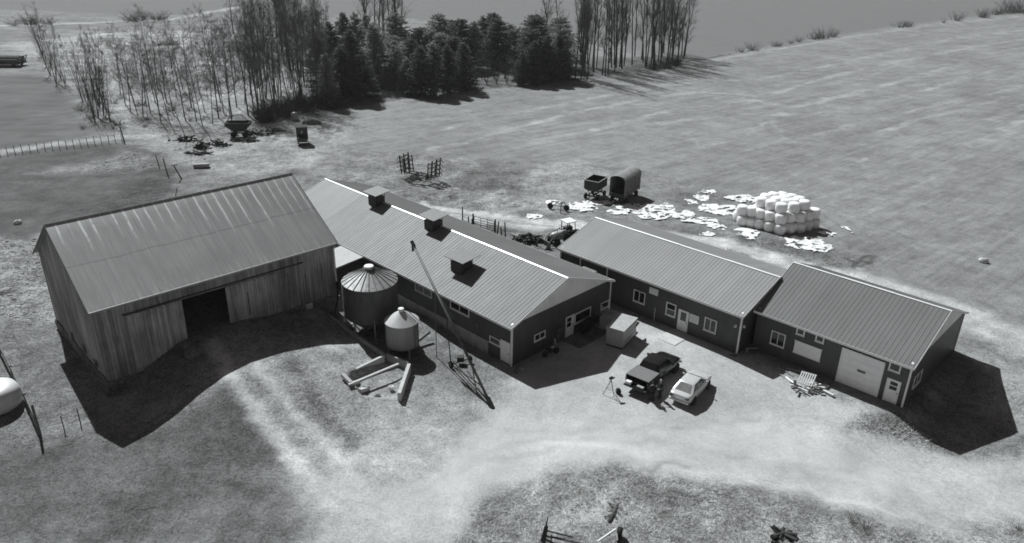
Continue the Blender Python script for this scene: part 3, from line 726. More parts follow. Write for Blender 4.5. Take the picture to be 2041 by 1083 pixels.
def roof_vent(x, y, s):
    zr = HB + kB * min(y, WB - y)
    m = MB(); m.box(x - s, x + s, y - s, y + s, zr - .5, zr + .8); v = m.build('roof_vent', MT['vent_box'], ro)
    m = MB(); q = s * 1.85                              # flat sheet on four stilts, tipped with the slope
    m.add([(x - q, y - q * .8, zr + 1.18), (x + q, y - q * .8, zr + 1.18), (x + q, y + q * .9, zr + 1.42), (x - q, y + q * .9, zr + 1.42),
           (x - q, y - q * .8, zr + 1.23), (x + q, y - q * .8, zr + 1.23), (x + q, y + q * .9, zr + 1.47), (x - q, y + q * .9, zr + 1.47)],
          [(0, 3, 2, 1), (4, 5, 6, 7), (0, 1, 5, 4), (1, 2, 6, 5), (2, 3, 7, 6), (3, 0, 4, 7)])
    for a in (-1, 1):
        for b in (-1, 1): m.bar((x + a * s, y + b * s, zr + .75), (x + a * s, y + b * s, zr + 1.25), .05, .05)
    return v, m
for x, y, s in ((10.8, 6.4, .66), (20.9, 6.3, .68), (28.9, 3.1, .74)):
    v, m = roof_vent(x, y, s)
    v.parent = ro; c = m.build('vent_cap', MT['vent_sheet'], ro)
m = MB(); m.box(34.4, 36.1, WB - .1, WB + 1.25, 3.55, 3.67); m.box(34.5, 34.6, WB + 1.1, WB + 1.2, -.2, 3.55); m.box(35.9, 36.0, WB + 1.1, WB + 1.2, -.2, 3.55)
m.build('porch_roof', MT['roof_b'], B)

# --- small link shed between the two barns
S = thing('link_shed', 'small dark lean-to with pale roof wedged between old barn and silo', 'shed', B.location + Matrix.Rotation(R(-44.56), 3, 'Z') @ Vector((13.9, -4.4, 0)), R(-44.56))
m = MB(); m.box(0, 3.4, 0, 4.2, -.5, 3.35); m.build('wall', MT['siding'], S)
m = MB(); m.add([(-.3, -.3, 3.36), (3.7, -.3, 3.36), (3.7, 4.15, 3.7), (-.3, 4.15, 3.7), (-.3, -.3, 3.5), (3.7, -.3, 3.5), (3.7, 4.15, 3.84), (-.3, 4.15, 3.84)],
                [(0, 3, 2, 1), (4, 5, 6, 7), (0, 1, 5, 4), (1, 2, 6, 5), (2, 3, 7, 6), (3, 0, 4, 7)]); m.build('roof', MT['shed_roof'], S)
m = MB()
for u in (.9, 1.5):
    m.mbox(fr(), u, u + .4, 1.9, 2.3, .004, .03)
m.build('wall_opening', MT['black'], S)

# --- milking parlour
LC, WC, HC, RC = 21.23, 11.93, 4.08, 5.83
P = thing('milk_house', 'middle dark building with pale ribbed roof, white door and wall notice', 'farm building', (5.184, 74.8, 0), R(-43.81))
shell(P, LC, WC, HC, -.9, 'siding', 0.02, 'concrete_dark'); gable_tri(P, LC, WC, HC, RC)
rc = roof(P, LC, WC, HC, RC, 'roof_c', .35, pitch=.36)
corner_trim(P, ((LC, 0), (0, 0)), .02, HC)
mp = fr()
window(P, mp, 9.62, 11.0, 1.24, 2.5, 'slider'); window(P, mp, 13.45, 14.56, 1.15, 2.5, 'hung', fw=.11); window(P, mp, 17.66, 18.92, 1.14, 2.45, 'slider')
door(P, mp, 14.85, 15.98, .03, 2.26, (15.12, 15.72, 1.15, 2.05), False)
m = MB(); m.mbox(mp, 11.4, 12.4, 2.68, 3.34, 0, .06); m.build('wall_panel', MT['white'], P)
m = MB(); m.mbox(mp, 16.05, 17.05, 1.36, 2.2, 0, .04); sg = m.build('notice_board', MT['white'], P)
m = MB(); rnd = random.Random(9)
for r_ in range(4):
    u = 16.14
    while u < 16.9:
        w_ = .05 + .12 * rnd.random(); m.mbox(mp, u, min(u + w_, 16.98), 1.98 - r_ * .15, 2.02 - r_ * .15 + .02, .04, .045); u += w_ + .04
m.build('faded_writing', MT['galv'], sg)
for u, z in ((20.77, 2.76),):
    m = MB(); m.mbox(mp, u - .08, u + .08, z - .1, z + .1, 0, .1); m.lathe([(.05, 0), (.12, -.08), (.13, -.16)], 10, (u, -.16, z + .05)); m.build('wall_lamp', MT['white'], P)
m = MB(); m.mbox(gr(LC), .45, .6, 2.5, 2.75, 0, .15); m.build('wall_lamp', MT['white'], P)
m = MB(); m.tube((12.3, -.1, -.2), (12.3, -.1, 1.42), .06, n=8); m.build('drainpipe', MT['galv'], P)
for x in (2.9, 6.4): m = MB(); m.tube((x, -.3, -.3), (x, -.3, 3.9), .07, n=8); m.build('porch_post', MT['white'], P)
m = MB(); m.box(-.3, LC + .2, -.65, -.06, -.5, -.02); m.build('footing_strip', MT['concrete_dark'], P)
m = MB(); m.tube((LC + .5, .9, -.2), (LC + .5, .9, .45), .09, n=8); m.path([(LC + .5, .9, .4), (LC + .9, 1.4, .4), (LC + 1.1, 1.9, .25)], .05, 6); m.build('vent_pipe', MT['galv'], P)

# --- workshop
LD, WD, HD, RD = 13.29, 13.12, 4.03, 6.54
W = thing('workshop', 'dark building with grey roof, big white overhead door and small high windows', 'workshop', (22.226, 61.262, 0), R(-43.98))
shell(W, LD, WD, HD, -1.6, 'siding', 0.02, 'concrete_dark'); gable_tri(W, LD, WD, HD, RD)
roof(W, LD, WD, HD, RD, 'roof_d', .35, pitch=.38)
corner_trim(W, ((LD, 0), (LD, WD)), .02, HD)
mp = fr()
window(W, mp, 1.58, 2.92, 1.17, 2.5, 'slider')
for a, b, c, d in ((3.74, 4.5, 3.0, 3.7), (5.47, 6.22, 3.0, 3.72), (11.62, 12.53, 2.86, 3.68)): window(W, mp, a, b, c, d, 'plain', fw=.11)
m = MB(); m.mbox(mp, 3.8, 6.19, 1.21, 2.35, 0, .05); pn = m.build('wall_panel', MT['door'], W); pn['label'] = 'blank white panel under the small windows'
for z0, z1 in ((2.352, 2.41), (1.15, 1.208)): m = MB(); m.mbox(mp, 3.74, 6.25, z0, z1, 0, .08); m.build('panel_trim', MT['white'], pn)
m = MB(); q = 3.25 / 5
for i in range(5): m.mbox(mp, 7.9, 11.24, .02 + q * i, .02 + q * (i + 1) - .015, 0, .045)
od = m.build('overhead_door', MT['door'], W)
m = MB(); m.mbox(mp, 7.8, 7.895, 0, 3.34, 0, .08); m.mbox(mp, 11.245, 11.34, 0, 3.34, 0, .08); m.mbox(mp, 7.895, 11.245, 3.275, 3.34, 0, .08); m.build('door_frame', MT['white'], od)
m = MB(); m.mbox(mp, 9.36, 10.02, 1.68, 1.88, .046, .07); m.build('plaque', MT['mid_metal'], od)
door(W, mp, 11.73, 12.84, 0, 2.16, (12.03, 12.6, 1.22, 1.95))
m = MB(); m.box(7.6, LD + .1, -.9, -.06, -.7, -.02); m.build('threshold', MT['concrete_dark'], W)
window(W, gr(LD), 1.6, 3.4, 1.05, 2.2, 'slider')

# ---------------------------------------------------------------- feed bins
def cyl_bin(name, label, c, r, zb, zt, zap, mt, mtr, legs, ribs, label_roof=None):
    t = thing(name, label, 'feed bin', c)
    m = MB(); m.lathe([(r * .12, zb - (r * .75)), (r, zb), (r, zb + .02)], 32); m.build('hopper', MT['galv_dull'], t, True)
    m = MB(); prof = []
    k = max(2, int((zt - zb) / .1))
    for i in range(k + 1): prof.append((r + (.012 if i % 2 else 0), zb + .02 + (zt - zb - .02) * i / k))
    m.lathe(prof, 40); m.build('tank', MT[mt], t, True)
    m = MB(); m.lathe([(r + .09, zt - .05), (r + .09, zt + .005), (r * .16, zap)], 40); rf = m.build('roof', MT[mtr], t)
    if ribs:
        m = MB()
        for i in range(ribs):
            a = 2 * math.pi * i / ribs
            m.bar((math.cos(a) * (r + .08), math.sin(a) * (r + .08), zt + .03), (math.cos(a) * r * .17, math.sin(a) * r * .17, zap + .02), .05, .05)
        m.build('roof_rib', MT['mid_metal'], rf)
    m = MB(); m.lathe([(r * .16, zap - .05), (r * .16, zap + .16), (r * .19, zap + .165), (r * .17, zap + .26), (.02, zap + .30)], 18); m.build('filler_cap', MT['white'], rf)
    for i in range(legs):
        a = 2 * math.pi * (i + .35) / legs; x, y = math.cos(a) * (r - .06), math.sin(a) * (r - .06)
        m = MB(); m.bar((x, y, -.25), (x, y, zb + .5), .11, .11); m.box(x - .15, x + .15, y - .15, y + .15, -.2, .04); m.build('leg', MT['galv'], t)
    for i in range(legs):
        a = 2 * math.pi * (i + .35) / legs; b = 2 * math.pi * (i + 1.35) / legs; q = r - .06
        m = MB(); m.bar((math.cos(a) * q, math.sin(a) * q, .3), (math.cos(b) * q, math.sin(b) * q, zb), .05, .05); m.build('brace', MT['galv_dull'], t)
    return t
c = Vector((-12.95, 62.9, 0)); c.z = gz(c.x, c.y)
T1 = cyl_bin('feed_bin', 'larger dark round feed bin with ribbed cone roof beside long barn', c, 2.45, 1.75, 5.15, 6.3, 'galv_dull', 'bin_roof', 8, 22)
m = MB(); m.tube((-2.5, -.4, 1.0), (-2.5, -.4, 5.1), .05, n=6); m.lathe([(.1, 0), (.1, .3)], 8, (-2.5, -.4, 1.0)); m.build('fill_pipe', MT['white'], T1)
c = Vector((-9.65, 59.4, 0)); c.z = gz(c.x, c.y)
T2 = cyl_bin('feed_bin', 'smaller pale round feed bin with white cone top standing before the larger bin', c, 1.45, .8, 3.15, 4.05, 'bin_white', 'bin_cone', 4, 0)
m = MB()
for i in range(8):
    z = .2 + i * .38; m.bar((1.25, -.95, z), (1.5, -.55, z), .03, .03)
for a, b in (((1.25, -.95), (1.5, -.55)),):
    for q in (a, b): m.bar((q[0], q[1], -.1), (q[0], q[1], 3.2), .04, .04)
m.bar((.35, -.1, 4.05), (1.4, -.7, 3.35), .04, .04); m.bar((.55, .1, 4.05), (1.55, -.45, 3.35), .04, .04); m.build('ladder', MT['mid_metal'], T2)
m = MB(); m.path([(0, 0, .6), (1.4, 1.1, .55), (2.2, 2.0, .9)], .13, 8); m.build('feed_pipe', MT['mid_metal'], T2)

# --- retaining wall and bunker of concrete walls
def wall_run(name, label, p, q, z0, z1p, z1q, th, mt, cat='wall'):
    p, q = Vector(p), Vector(q); mid = (p + q) / 2; d = q - p; a = math.atan2(d.y, d.x); L = d.length
    o = thing(name, label, cat, (mid.x, mid.y, 0), a)
    m = MB(); m.hexa([(-L / 2, -th / 2, z0), (L / 2, -th / 2, z0), (L / 2, th / 2, z0), (-L / 2, th / 2, z0), (-L / 2, -th / 2, z1p), (L / 2, -th / 2, z1q), (L / 2, th / 2, z1q), (-L / 2, th / 2, z1p)])
    m.build('wall', MT[mt], o, bevel=.02); return o
def one(m, name, label, cat, mt, group=None, smooth=False, bevel=0):
    """a thing that is a single mesh"""
    o = m.build(name, MT[mt], None, smooth, bevel); return tag(o, label, cat, group)
def wall_one(label, p, q, z0, z1p, z1q, th, mt):
    m = MB(); p, q = Vector(p), Vector(q); d = (q - p).normalized(); n = Vector((-d.y, d.x)) * th / 2
    P0 = [p - n, q - n, q + n, p + n]; zz = [z1p, z1q, z1q, z1p]
    m.hexa([(a.x, a.y, z0) for a in P0] + [(a.x, a.y, z) for a, z in zip(P0, zz)])
    return one(m, 'concrete_wall', label, 'wall', mt, None, False, .02)
wall_one('low concrete retaining wall running from the old barn corner past the feed bins', (-17.5, 63.9), (-10.9, 57.55), -.4, 1.38, .75, .25, 'concrete')
wall_one('concrete bunker end wall joining the two side walls beside small feed bin', (-10.72, 57.4), (-8.72, 56.1), -.4, .95, .95, .22, 'concrete')
wall_one('long pale concrete bunker side wall nearest the barn track', (-14.15, 53.95), (-10.98, 57.05), -.4, .75, 1.0, .25, 'concrete_pale')
wall_one('thick pale concrete bunker side wall on the auger side', (-8.62, 55.85), (-8.85, 51.5), -.4, .95, .85, .3, 'concrete_pale')
m = MB(); m.bar((-13.1, 52.5, gz(-13.1, 52.5) + .25), (-9.5, 55.7, .98), .2, .12); one(m, 'plank', 'long pale plank leaning across the concrete bunker', 'plank', 'concrete_pale')
m = MB(); a, b = at(683, 754), at(700, 768); m.bar(a + Vector((0, 0, .35)), b + Vector((0, 0, .2)), .3, .3); m.bar(b + Vector((0, 0, .1)), at(714, 763) + Vector((0, 0, .1)), .3, .25); one(m, 'concrete_block', 'short broken pale concrete kerb at the mouth of the bunker', 'concrete', 'concrete_pale')
m = MB(); a, b = at(717, 782), at(734, 776); m.bar(a + Vector((0, 0, .12)), b + Vector((0, 0, .12)), .35, .3); one(m, 'concrete_block', 'loose concrete block lying below the leaning plank', 'concrete', 'concrete_pale')
p = at(780, 778); m = MB(); m.lathe([(.17, 0), (.21, .38), (.21, .4), (.19, .4), (.16, .05)], 14); o = one(m, 'bucket', 'white bucket on the ground inside the bunker', 'bucket', 'white', smooth=True); o.location = p

# --- grain auger: a long slim tube on an undercarriage
base = Vector((-1.55, 51.17, .25)); top = Vector((-8.72, 61.65, 9.62)); d = (top - base).normalized()
G = thing('grain_auger', 'long slim grain auger raised over the dairy barn roof', 'auger', (base.x, base.y, 0))
loc_ = lambda v: Vector(v) - Vector((base.x, base.y, 0))
m = MB(); m.tube(loc_(base - d * .3), loc_(top), .105, n=10); G_t = m.build('auger_tube', MT['mid_metal'], G, True)
m = MB(); hd = loc_(top); m.tube(hd - d * .3, hd + d * .2, .16, n=10); m.tube(hd, hd + Vector((0, 0, -.75)), .12, .1, n=8); m.build('spout', MT['dark_metal'], G_t)
m = MB(); m.tube(loc_(base - d * .5), loc_(base + d * .5), .2, n=10); m.bar(loc_(base), loc_(base) + Vector((0, 0, -.3)), .3, .3); m.build('intake', MT['dark_metal'], G_t)
sidev = d.cross(Vector((0, 0, 1))).normalized()
ax = Vector((-5.35, 57.0, 0)); ax.z = gz(ax.x, ax.y) + .32
ax = Vector((-4.35, 57.3, 0.35))
for s_ in (-1, 1):
    m = MB(); w0 = loc_(ax + sidev * s_ * .95)
    m.bar(w0, loc_(base + d * 1.6), .06, .06); m.bar(w0, loc_(base + d * 8.6), .07, .07); m.build('undercarriage', MT['dark_metal'], G)
    m = MB(); a_ = [Vector((0, 0, 0))]; 
    prof = [(.12, -.09), (.30, -.1), (.33, -.05), (.33, .05), (.30, .1), (.12, .09)]
    m.lathe(prof, 18, axis='y'); wh = m.build('wheel', MT['rubber'], G, True); wh.location = w0; wh.rotation_euler = (0, 0, math.atan2(sidev.y, sidev.x) - math.pi / 2)
    m = MB(); m.lathe([(.11, -.1), (.11, .1)], 12, axis='y'); m.build('rim', MT['rim'], wh)
m = MB(); m.tube(loc_(ax - sidev * .95), loc_(ax + sidev * .95), .05, n=6); m.build('axle', MT['dark_metal'], G)
m = MB(); q = base + d * 11; m.tube(loc_(q), loc_(Vector((q.x, q.y, gz(q.x, q.y)))), .035, n=6); m.build('prop', MT['mid_metal'], G)
m = MB(); tp = [base + d * 3 + Vector((0, 0, .1)), base + d * 7 + Vector((0, 0, .9)), base + d * 11 + Vector((0, 0, .1))]
m.path([loc_(v) for v in tp], .02, 4); m.bar(loc_(base + d * 7), loc_(tp[1]), .05, .05); m.build('truss_cable', MT['dark_metal'], G)
m = MB(); a = at(904, 731) + Vector((0, 0, .5)); b = base + Vector((-.1, .05, .1)); m.bar(loc_(a), loc_(b), .09, .09); m.bar(loc_(at(930, 738)), loc_(base + d * 1.0), .04, .04); m.build('drawbar', MT['dark_metal'], G)
m = MB(); a = ax + Vector((0, .2, .35)); m.box(*[v for pr in ((loc_(a).x - .3, loc_(a).x + .3), (loc_(a).y - .25, loc_(a).y + .25), (.3, .75)) for v in pr]); m.build('gearbox', MT['dark_metal'], G, bevel=.04)

# ---------------------------------------------------------------- vehicles
def ring(x, hw, z0, z1, k=.8):
    h = z1 - z0
    half = [(hw * .80, z0), (hw * .97, z0 + h * .12), (hw, z0 + h * .45), (hw * .985, z0 + h * .75), (hw * .93, z1 - h * .06), (hw * k, z1)]
    return [(x, y, z) for y, z in half] + [(x, -y, z) for y, z in half[::-1]]
def wheel(par, x, y, r, w_, side):
    m = MB(); h = w_ / 2
    m.lathe([(r * .62, -h), (r * .93, -h), (r, -h * .6), (r, h * .6), (r * .93, h), (r * .62, h)], 22, axis='y')
    wh = m.build('wheel', MT['rubber'], par, True); wh.location = (x, y, r)
    m = MB(); m.lathe([(r * .15, -h * .7 * side), (r * .6, -h * .75 * side), (r * .62, h * .7 * side), (r * .5, h * .8 * side), (r * .46, h * .5 * side), (r * .16, h * .55 * side), (r * .14, h * .8 * side), (.01, h * .8 * side)], 16, axis='y')
    m.build('rim', MT['rim'], wh)
    return wh
def glass(par, name, pts, off=.008):
    a, b, c, d = [Vector(p) for p in pts]; n = (b - a).cross(d - a).normalized() * off
    m = MB(); m.hexa([a - n, b - n, c - n, d - n, a + n, b + n, c + n, d + n]); return m.build(name, MT['glass'], par)
def cabin(par, paint, base, roof_, hb, hr, zb, zr):
    """greenhouse: base=(rear x, front x) at height zb with half width hb; roof_ likewise"""
    (r0, f0), (r1, f1) = base, roof_
    m = MB(); cr_ = .06
    secs = []
    for z, t in ((zb, 0), (zb + (zr - zb) * .5, .5), (zr - .09, .88), (zr - .035, .97), (zr - .008, 1.05), (zr + .012, 1.25)):
        q = min(t, 1); x0 = r0 + (r1 - r0) * q; x1 = f0 + (f1 - f0) * q; y = hb + (hr - hb) * q
        if t > 1.1: x0 += .3; x1 -= .3; y -= .25
        elif t > 1: x0 += .1; x1 -= .1; y -= .08
        c = .12
        secs.append([(x0, -y + c, z), (x0 + c * .6, -y, z), (x1 - c * .6, -y, z), (x1, -y + c, z), (x1 + .02, 0, z), (x1, y - c, z), (x1 - c * .6, y, z), (x0 + c * .6, y, z), (x0, y - c, z), (x0 - .02, 0, z)])
    m.loft(secs); o = m.build('cab', MT[paint], par, True)
    b = o.modifiers.new('edges', 'EDGE_SPLIT'); b.split_angle = R(38)
    L_ = lambda a, b, t: a + (b - a) * t
    def P_(side, s, t):                                  # s along (0 rear..1 front), t up
        x = L_(L_(r0, r1, t), L_(f0, f1, t), s); y = L_(hb, hr, t) + .004; return (x, side * y, L_(zb, zr, t))
    tl, th = .12, .84
    for sd in (-1, 1):
        for s0, s1 in ((.10, .46), (.50, .90)):
            glass(o, 'side_window', [P_(sd, s0, tl), P_(sd, s1, tl), P_(sd, s1 - .02, th), P_(sd, s0 + .03, th)])
    def E_(front, s, t):
        x = (L_(f0, f1, t) + .018) if front else (L_(r0, r1, t) - .018); return (x, (s - .5) * 2 * (L_(hb, hr, t) - .11), L_(zb, zr, t))
    glass(o, 'windscreen', [E_(1, .02, .06), E_(1, .98, .06), E_(1, .97, .88), E_(1, .03, .88)])
    glass(o, 'rear_window', [E_(0, .04, .1), E_(0, .96, .1), E_(0, .94, .88), E_(0, .06, .88)])
    return o
def wells(par, xs_, hw, r):
    for x in xs_:
        for sd in (-1, 1):
            m = MB(); m.lathe([(r * 1.16, -.02), (r * 1.16, .02)], 20, (x, sd * (hw - .012), r), axis='y'); m.build('wheel_arch', MT['rubber'], par)
# silver saloon
S1 = thing('parked_car', 'silver four-door saloon car parked in the sunny yard', 'car', (15.0, 53.7, gz(15.0, 53.7)), R(54.5))
m = MB()
for st in ((-2.22, .66, .45, .80, .8), (-2.17, .78, .32, .93, .8), (-1.9, .85, .24, .97, .84), (-1.3, .88, .2, .97, .88), (-.4, .88, .18, .94, .9), (.6, .88, .18, .93, .9), (1.2, .87, .2, .92, .86), (1.75, .84, .22, .84, .82), (2.1, .76, .28, .74, .78), (2.24, .6, .38, .62, .7)): m.loft if 0 else None
secs = [ring(*a) for a in ((-2.22, .66, .45, .80, .8), (-2.17, .78, .32, .93, .8), (-1.9, .85, .24, .97, .84), (-1.3, .88, .2, .97, .88), (-.4, .88, .18, .94, .9), (.6, .88, .18, .93, .9), (1.2, .87, .2, .92, .86), (1.75, .84, .22, .84, .82), (2.1, .76, .28, .74, .78), (2.24, .6, .38, .62, .7))]
m.loft(secs); m.build('body', MT['carsilver'], S1, True, sub=1)
c1_ = cabin(S1, 'carsilver', (-1.72, 1.15), (-.95, .28), .80, .58, .92, 1.42)
[o_.data.materials.__setitem__(0, MT['glass_glare_dust']) for o_ in c1_.children if o_.name.startswith('rear_window')]
wells(S1, (-1.33, 1.33), .885, .31)
for x in (-1.33, 1.33):
    for sd in (-1, 1): wheel(S1, x, sd * .80, .31, .2, sd)
for sd in (-1, 1):
    m = MB(); m.box(-2.235, -2.05, sd * .62 - .14, sd * .62 + .14, .66, .84); m.build('tail_light', MT['lamp_red'], S1, bevel=.03)
    m = MB(); m.box(2.02, 2.2, sd * .58 - .15, sd * .58 + .15, .54, .68); m.build('headlight', MT['lamp_clear'], S1, bevel=.03)
    m = MB(); m.box(.62, .74, sd * .96 - .09, sd * .96 + .09, .93, 1.05); m.build('wing_mirror', MT['carsilver'], S1, bevel=.02)
m = MB(); m.box(-2.28, -2.1, -.78, .78, .34, .52); m.build('rear_bumper', MT['carsilver'], S1, bevel=.05)
m = MB(); m.box(-2.245, -2.215, -.26, .26, .62, .74); m.build('number_plate', MT['white'], S1)
# dark pickup with covered bed and lowered tailgate
S2 = thing('pickup_truck', 'black pickup truck with grey bed cover and tailgate lowered', 'pickup truck', (12.3, 55.75, gz(12.3, 55.75)), R(51.4))
m = MB(); m.loft([ring(*a) for a in ((-1.02, .92, .42, 1.14, .94), (-.4, .93, .40, 1.14, .94), (.8, .93, .40, 1.13, .94), (1.15, .93, .42, 1.13, .86), (1.6, .93, .44, 1.12, .78), (2.1, .89, .45, 1.06, .74), (2.45, .80, .48, .96, .7), (2.62, .66, .52, .84, .66), (2.68, .5, .56, .76, .6))])
m.build('body', MT['carblack'], S2, True)
cabin(S2, 'carblack', (-1.02, 1.35), (-.78, .55), .87, .66, 1.12, 1.76)
for sd in (-1, 1):
    m = MB(); m.box(-2.62, -1.025, sd * .89 - .05, sd * .89 + .05, .5, 1.22); m.build('bed_side', MT['carblack'], S2, bevel=.02)
    m = MB(); m.box(-2.645, -2.6, sd * .88 - .055, sd * .88 + .055, .8, 1.12); m.build('tail_light', MT['lamp_red'], S2)
    m = MB(); m.box(2.5, 2.64, sd * .62 - .15, sd * .62 + .15, .72, .88); m.build('headlight', MT['lamp_clear'], S2, bevel=.02)
    m = MB(); m.box(.72, .84, sd * 1.04 - .11, sd * 1.04 + .11, 1.2, 1.4); m.build('wing_mirror', MT['carblack'], S2, bevel=.03)
m = MB(); m.box(-2.62, -1.03, -.835, .835, .62, .68); m.build('bed_floor', MT['rubber'], S2)
m = MB(); m.hexa([(-2.60, -.93, 1.225), (-1.05, -.93, 1.225), (-1.05, .93, 1.225), (-2.60, .93, 1.225), (-2.60, -.92, 1.28), (-1.05, -.92, 1.29), (-1.05, .92, 1.29), (-2.60, .92, 1.28)]); m.build('bed_cover', MT['tonneau'], S2, bevel=.015)
m = MB(); m.box(-3.15, -2.64, -.80, .80, .62, .69); m.build('tailgate', MT['carblack'], S2, bevel=.02)
m = MB(); m.box(-2.82, -2.63, -.86, .86, .44, .58); m.build('rear_bumper', MT['rim'], S2, bevel=.03)
m = MB(); m.box(2.6, 2.76, -.84, .84, .42, .58); m.build('front_bumper', MT['rim'], S2, bevel=.04)
wells(S2, (-1.72, 1.72), .935, .38)
for x in (-1.72, 1.72):
    for sd in (-1, 1): wheel(S2, x, sd * .82, .37, .26, sd)
S2.scale = (1.15, 1.15, 1.12); S1.scale = (1.09, 1.09, 1.08)
def on(root, v): return Matrix.Translation(root.location) @ Matrix.Rotation(root.rotation_euler.z, 4, 'Z') @ Vector([a * b for a, b in zip(v, root.scale)])
m = MB(); m.box(-.17, .17, -.24, .24, 0, .26); o = one(m, 'box', 'white box standing on the lowered tailgate of the black pickup', 'box', 'white', bevel=.015); o.location = on(S2, (-2.86, .52, .69)); o.rotation_euler.z = R(56)
m = MB(); m.box(-.2, .2, -.3, .3, 0, .3); o = one(m, 'equipment_case', 'dark case half inside the bed of the black pickup', 'case', 'cloth_grey', bevel=.03); o.location = on(S2, (-2.5, .05, .68)); o.rotation_euler.z = R(48)
m = MB(); m.box(-.16, .16, -.3, .3, 0, .16); o = one(m, 'equipment_case', 'pale low case at the right end of the pickup tailgate', 'case', 'galv', bevel=.02); o.location = on(S2, (-2.8, -.42, .69)); o.rotation_euler.z = R(50)

# ---------------------------------------------------------------- people
def person(label, loc, rz, coat, trousers, hair, lean=0, arms=((.22, .28), (.22, .28))):
    t = thing('person', label, 'person', loc, rz)
    me = bpy.data.meshes.new('body'); V = []; E_ = []; RD_ = []
    def nd(p, r, par=None):
        V.append(p); RD_.append(r if isinstance(r, tuple) else (r, r))
        if par is not None: E_.append((par, len(V) - 1))
        return len(V) - 1
    l = lean
    pel = nd((0, 0, .95), (.15, .12)); wa = nd((l * .3, 0, 1.12), (.14, .11), pel); ch = nd((l * .7, 0, 1.32), (.17, .12), wa); ne = nd((l, 0, 1.48), (.07, .07), ch)
    h1 = nd((l + .02, 0, 1.58), (.075, .085), ne); h2 = nd((l + .035, 0, 1.68), (.085, .10), h1); nd((l + .03, 0, 1.77), (.06, .075), h2)
    for sd in (-1, 1):
        hp = nd((0, sd * .10, .88), .10, pel); kn = nd((.03, sd * .11, .50), .068, hp); an = nd((-.01, sd * .12, .10), .048, kn); nd((.05, sd * .125, .05), .05, an); nd((.16, sd * .14, .035), .038, len(V) - 1)
        fx, fz = arms[(sd + 1) // 2]
        sh = nd((l * .9, sd * .19, 1.40), .062, ch); el = nd((l + .02, sd * .27, 1.14), .046, sh); wr = nd((l + fx, sd * .22, 1.14 - .25 + fz), .030, el)
        pm = nd((l + fx + .05, sd * .21, 1.14 - .27 + fz), (.034, .02), wr)
        for k_, ln in enumerate((.062, .072, .068, .055)):
            f1 = nd((l + fx + .09, sd * (.235 - .017 * k_), 1.14 - .285 + fz), .009, pm); nd((l + fx + .09 + ln * .7, sd * (.235 - .017 * k_), 1.14 - .285 + fz - ln * .5), .008, f1)
        th = nd((l + fx + .05, sd * .175, 1.14 - .26 + fz), .010, pm); nd((l + fx + .085, sd * .155, 1.14 - .27 + fz), .009, th)
    me.from_pydata(V, E_, []); me.update()
    o = bpy.data.objects.new('body', me); C.objects.link(o); o.parent = t
    sk = o.modifiers.new('skin', 'SKIN'); sk.use_smooth_shade = True
    for i, r in enumerate(RD_): me.skin_vertices[0].data[i].radius = r
    me.skin_vertices[0].data[0].use_root = True
    sb = o.modifiers.new('sub', 'SUBSURF'); sb.levels = 1; sb.render_levels = 1
    me.materials.append(MT['skin'])
    # clothing: a jacket over trunk and sleeves, trousers over the legs
    def cloth(name, mt, pts, edges, radii, root=0):
        mc = bpy.data.meshes.new(name); mc.from_pydata(pts, edges, []); mc.update(); oc = bpy.data.objects.new(name, mc); C.objects.link(oc); oc.parent = t
        s2 = oc.modifiers.new('skin', 'SKIN'); s2.use_smooth_shade = True
        for i, r in enumerate(radii): mc.skin_vertices[0].data[i].radius = r if isinstance(r, tuple) else (r, r)
        mc.skin_vertices[0].data[root].use_root = True
        sb = oc.modifiers.new('sub', 'SUBSURF'); sb.levels = 1; sb.render_levels = 1; mc.materials.append(MT[mt]); return oc
    jp = [(0, 0, .84), (l * .3, 0, 1.08), (l * .7, 0, 1.30), (l * .95, 0, 1.45)]; je = [(0, 1), (1, 2), (2, 3)]; jr = [(.20, .16), (.185, .15), (.21, .15), (.10, .095)]
    for sd in (-1, 1):
        fx, fz = arms[(sd + 1) // 2]; b = len(jp)
        jp += [(l * .9, sd * .20, 1.40), (l + .02, sd * .28, 1.14), (l + fx * .92, sd * .225, 1.14 - .235 + fz)]; je += [(2, b), (b, b + 1), (b + 1, b + 2)]; jr += [.085, .066, .052]
    cloth('jacket', coat, jp, je, jr)
    tp = [(0, 0, .93)]; te = []; tr_ = [(.17, .135)]
    for sd in (-1, 1):
        b = len(tp); tp += [(0, sd * .10, .84), (.03, sd * .112, .50), (-.005, sd * .12, .09)]; te += [(0, b), (b, b + 1), (b + 1, b + 2)]; tr_ += [.12, .088, .075]
    cloth('trousers', trousers, tp, te, tr_)
    m = MB(); m.lathe([(.088, -.06), (.108, .0), (.10, .06), (.06, .11), (.01, .125)], 14, (l + .025, 0, 1.70)); m.build('hair' if hair == 'hair_pale' else 'cap', MT[hair], t, True)
    for sd in (-1, 1):
        m = MB(); m.box(-.09, .2, sd * .13 - .05, sd * .13 + .05, 0, .09); m.build('shoe', MT['rubber'], t, bevel=.03)
    m = MB(); hx = l + .125
    for sd in (-1, 1): m.box(hx, hx + .008, sd * .035 - .012, sd * .035 + .012, 1.665, 1.68)
    m.box(hx - .01, hx + .008, -.025, .025, 1.595, 1.603); m.build('face_features', MT['cloth_dark'], t)
    m = MB(); m.tube((hx, 0, 1.665), (hx + .028, 0, 1.63), .009, .016, 6); m.build('nose', MT['skin'], t)
    return t
p = at(1298, 799); person('person in dark jacket and cap standing closest to the open pickup tailgate', p, R(95), 'cloth_dark', 'cloth_dark', 'cloth_grey', .02, ((.2, .12), (.12, .02)))
p = at(1315, 794); person('person with pale hair in dark clothes standing between pickup and silver car', p, R(200), 'cloth_dark', 'cloth_grey', 'hair_pale', .04, ((.26, .2), (.26, .2)))

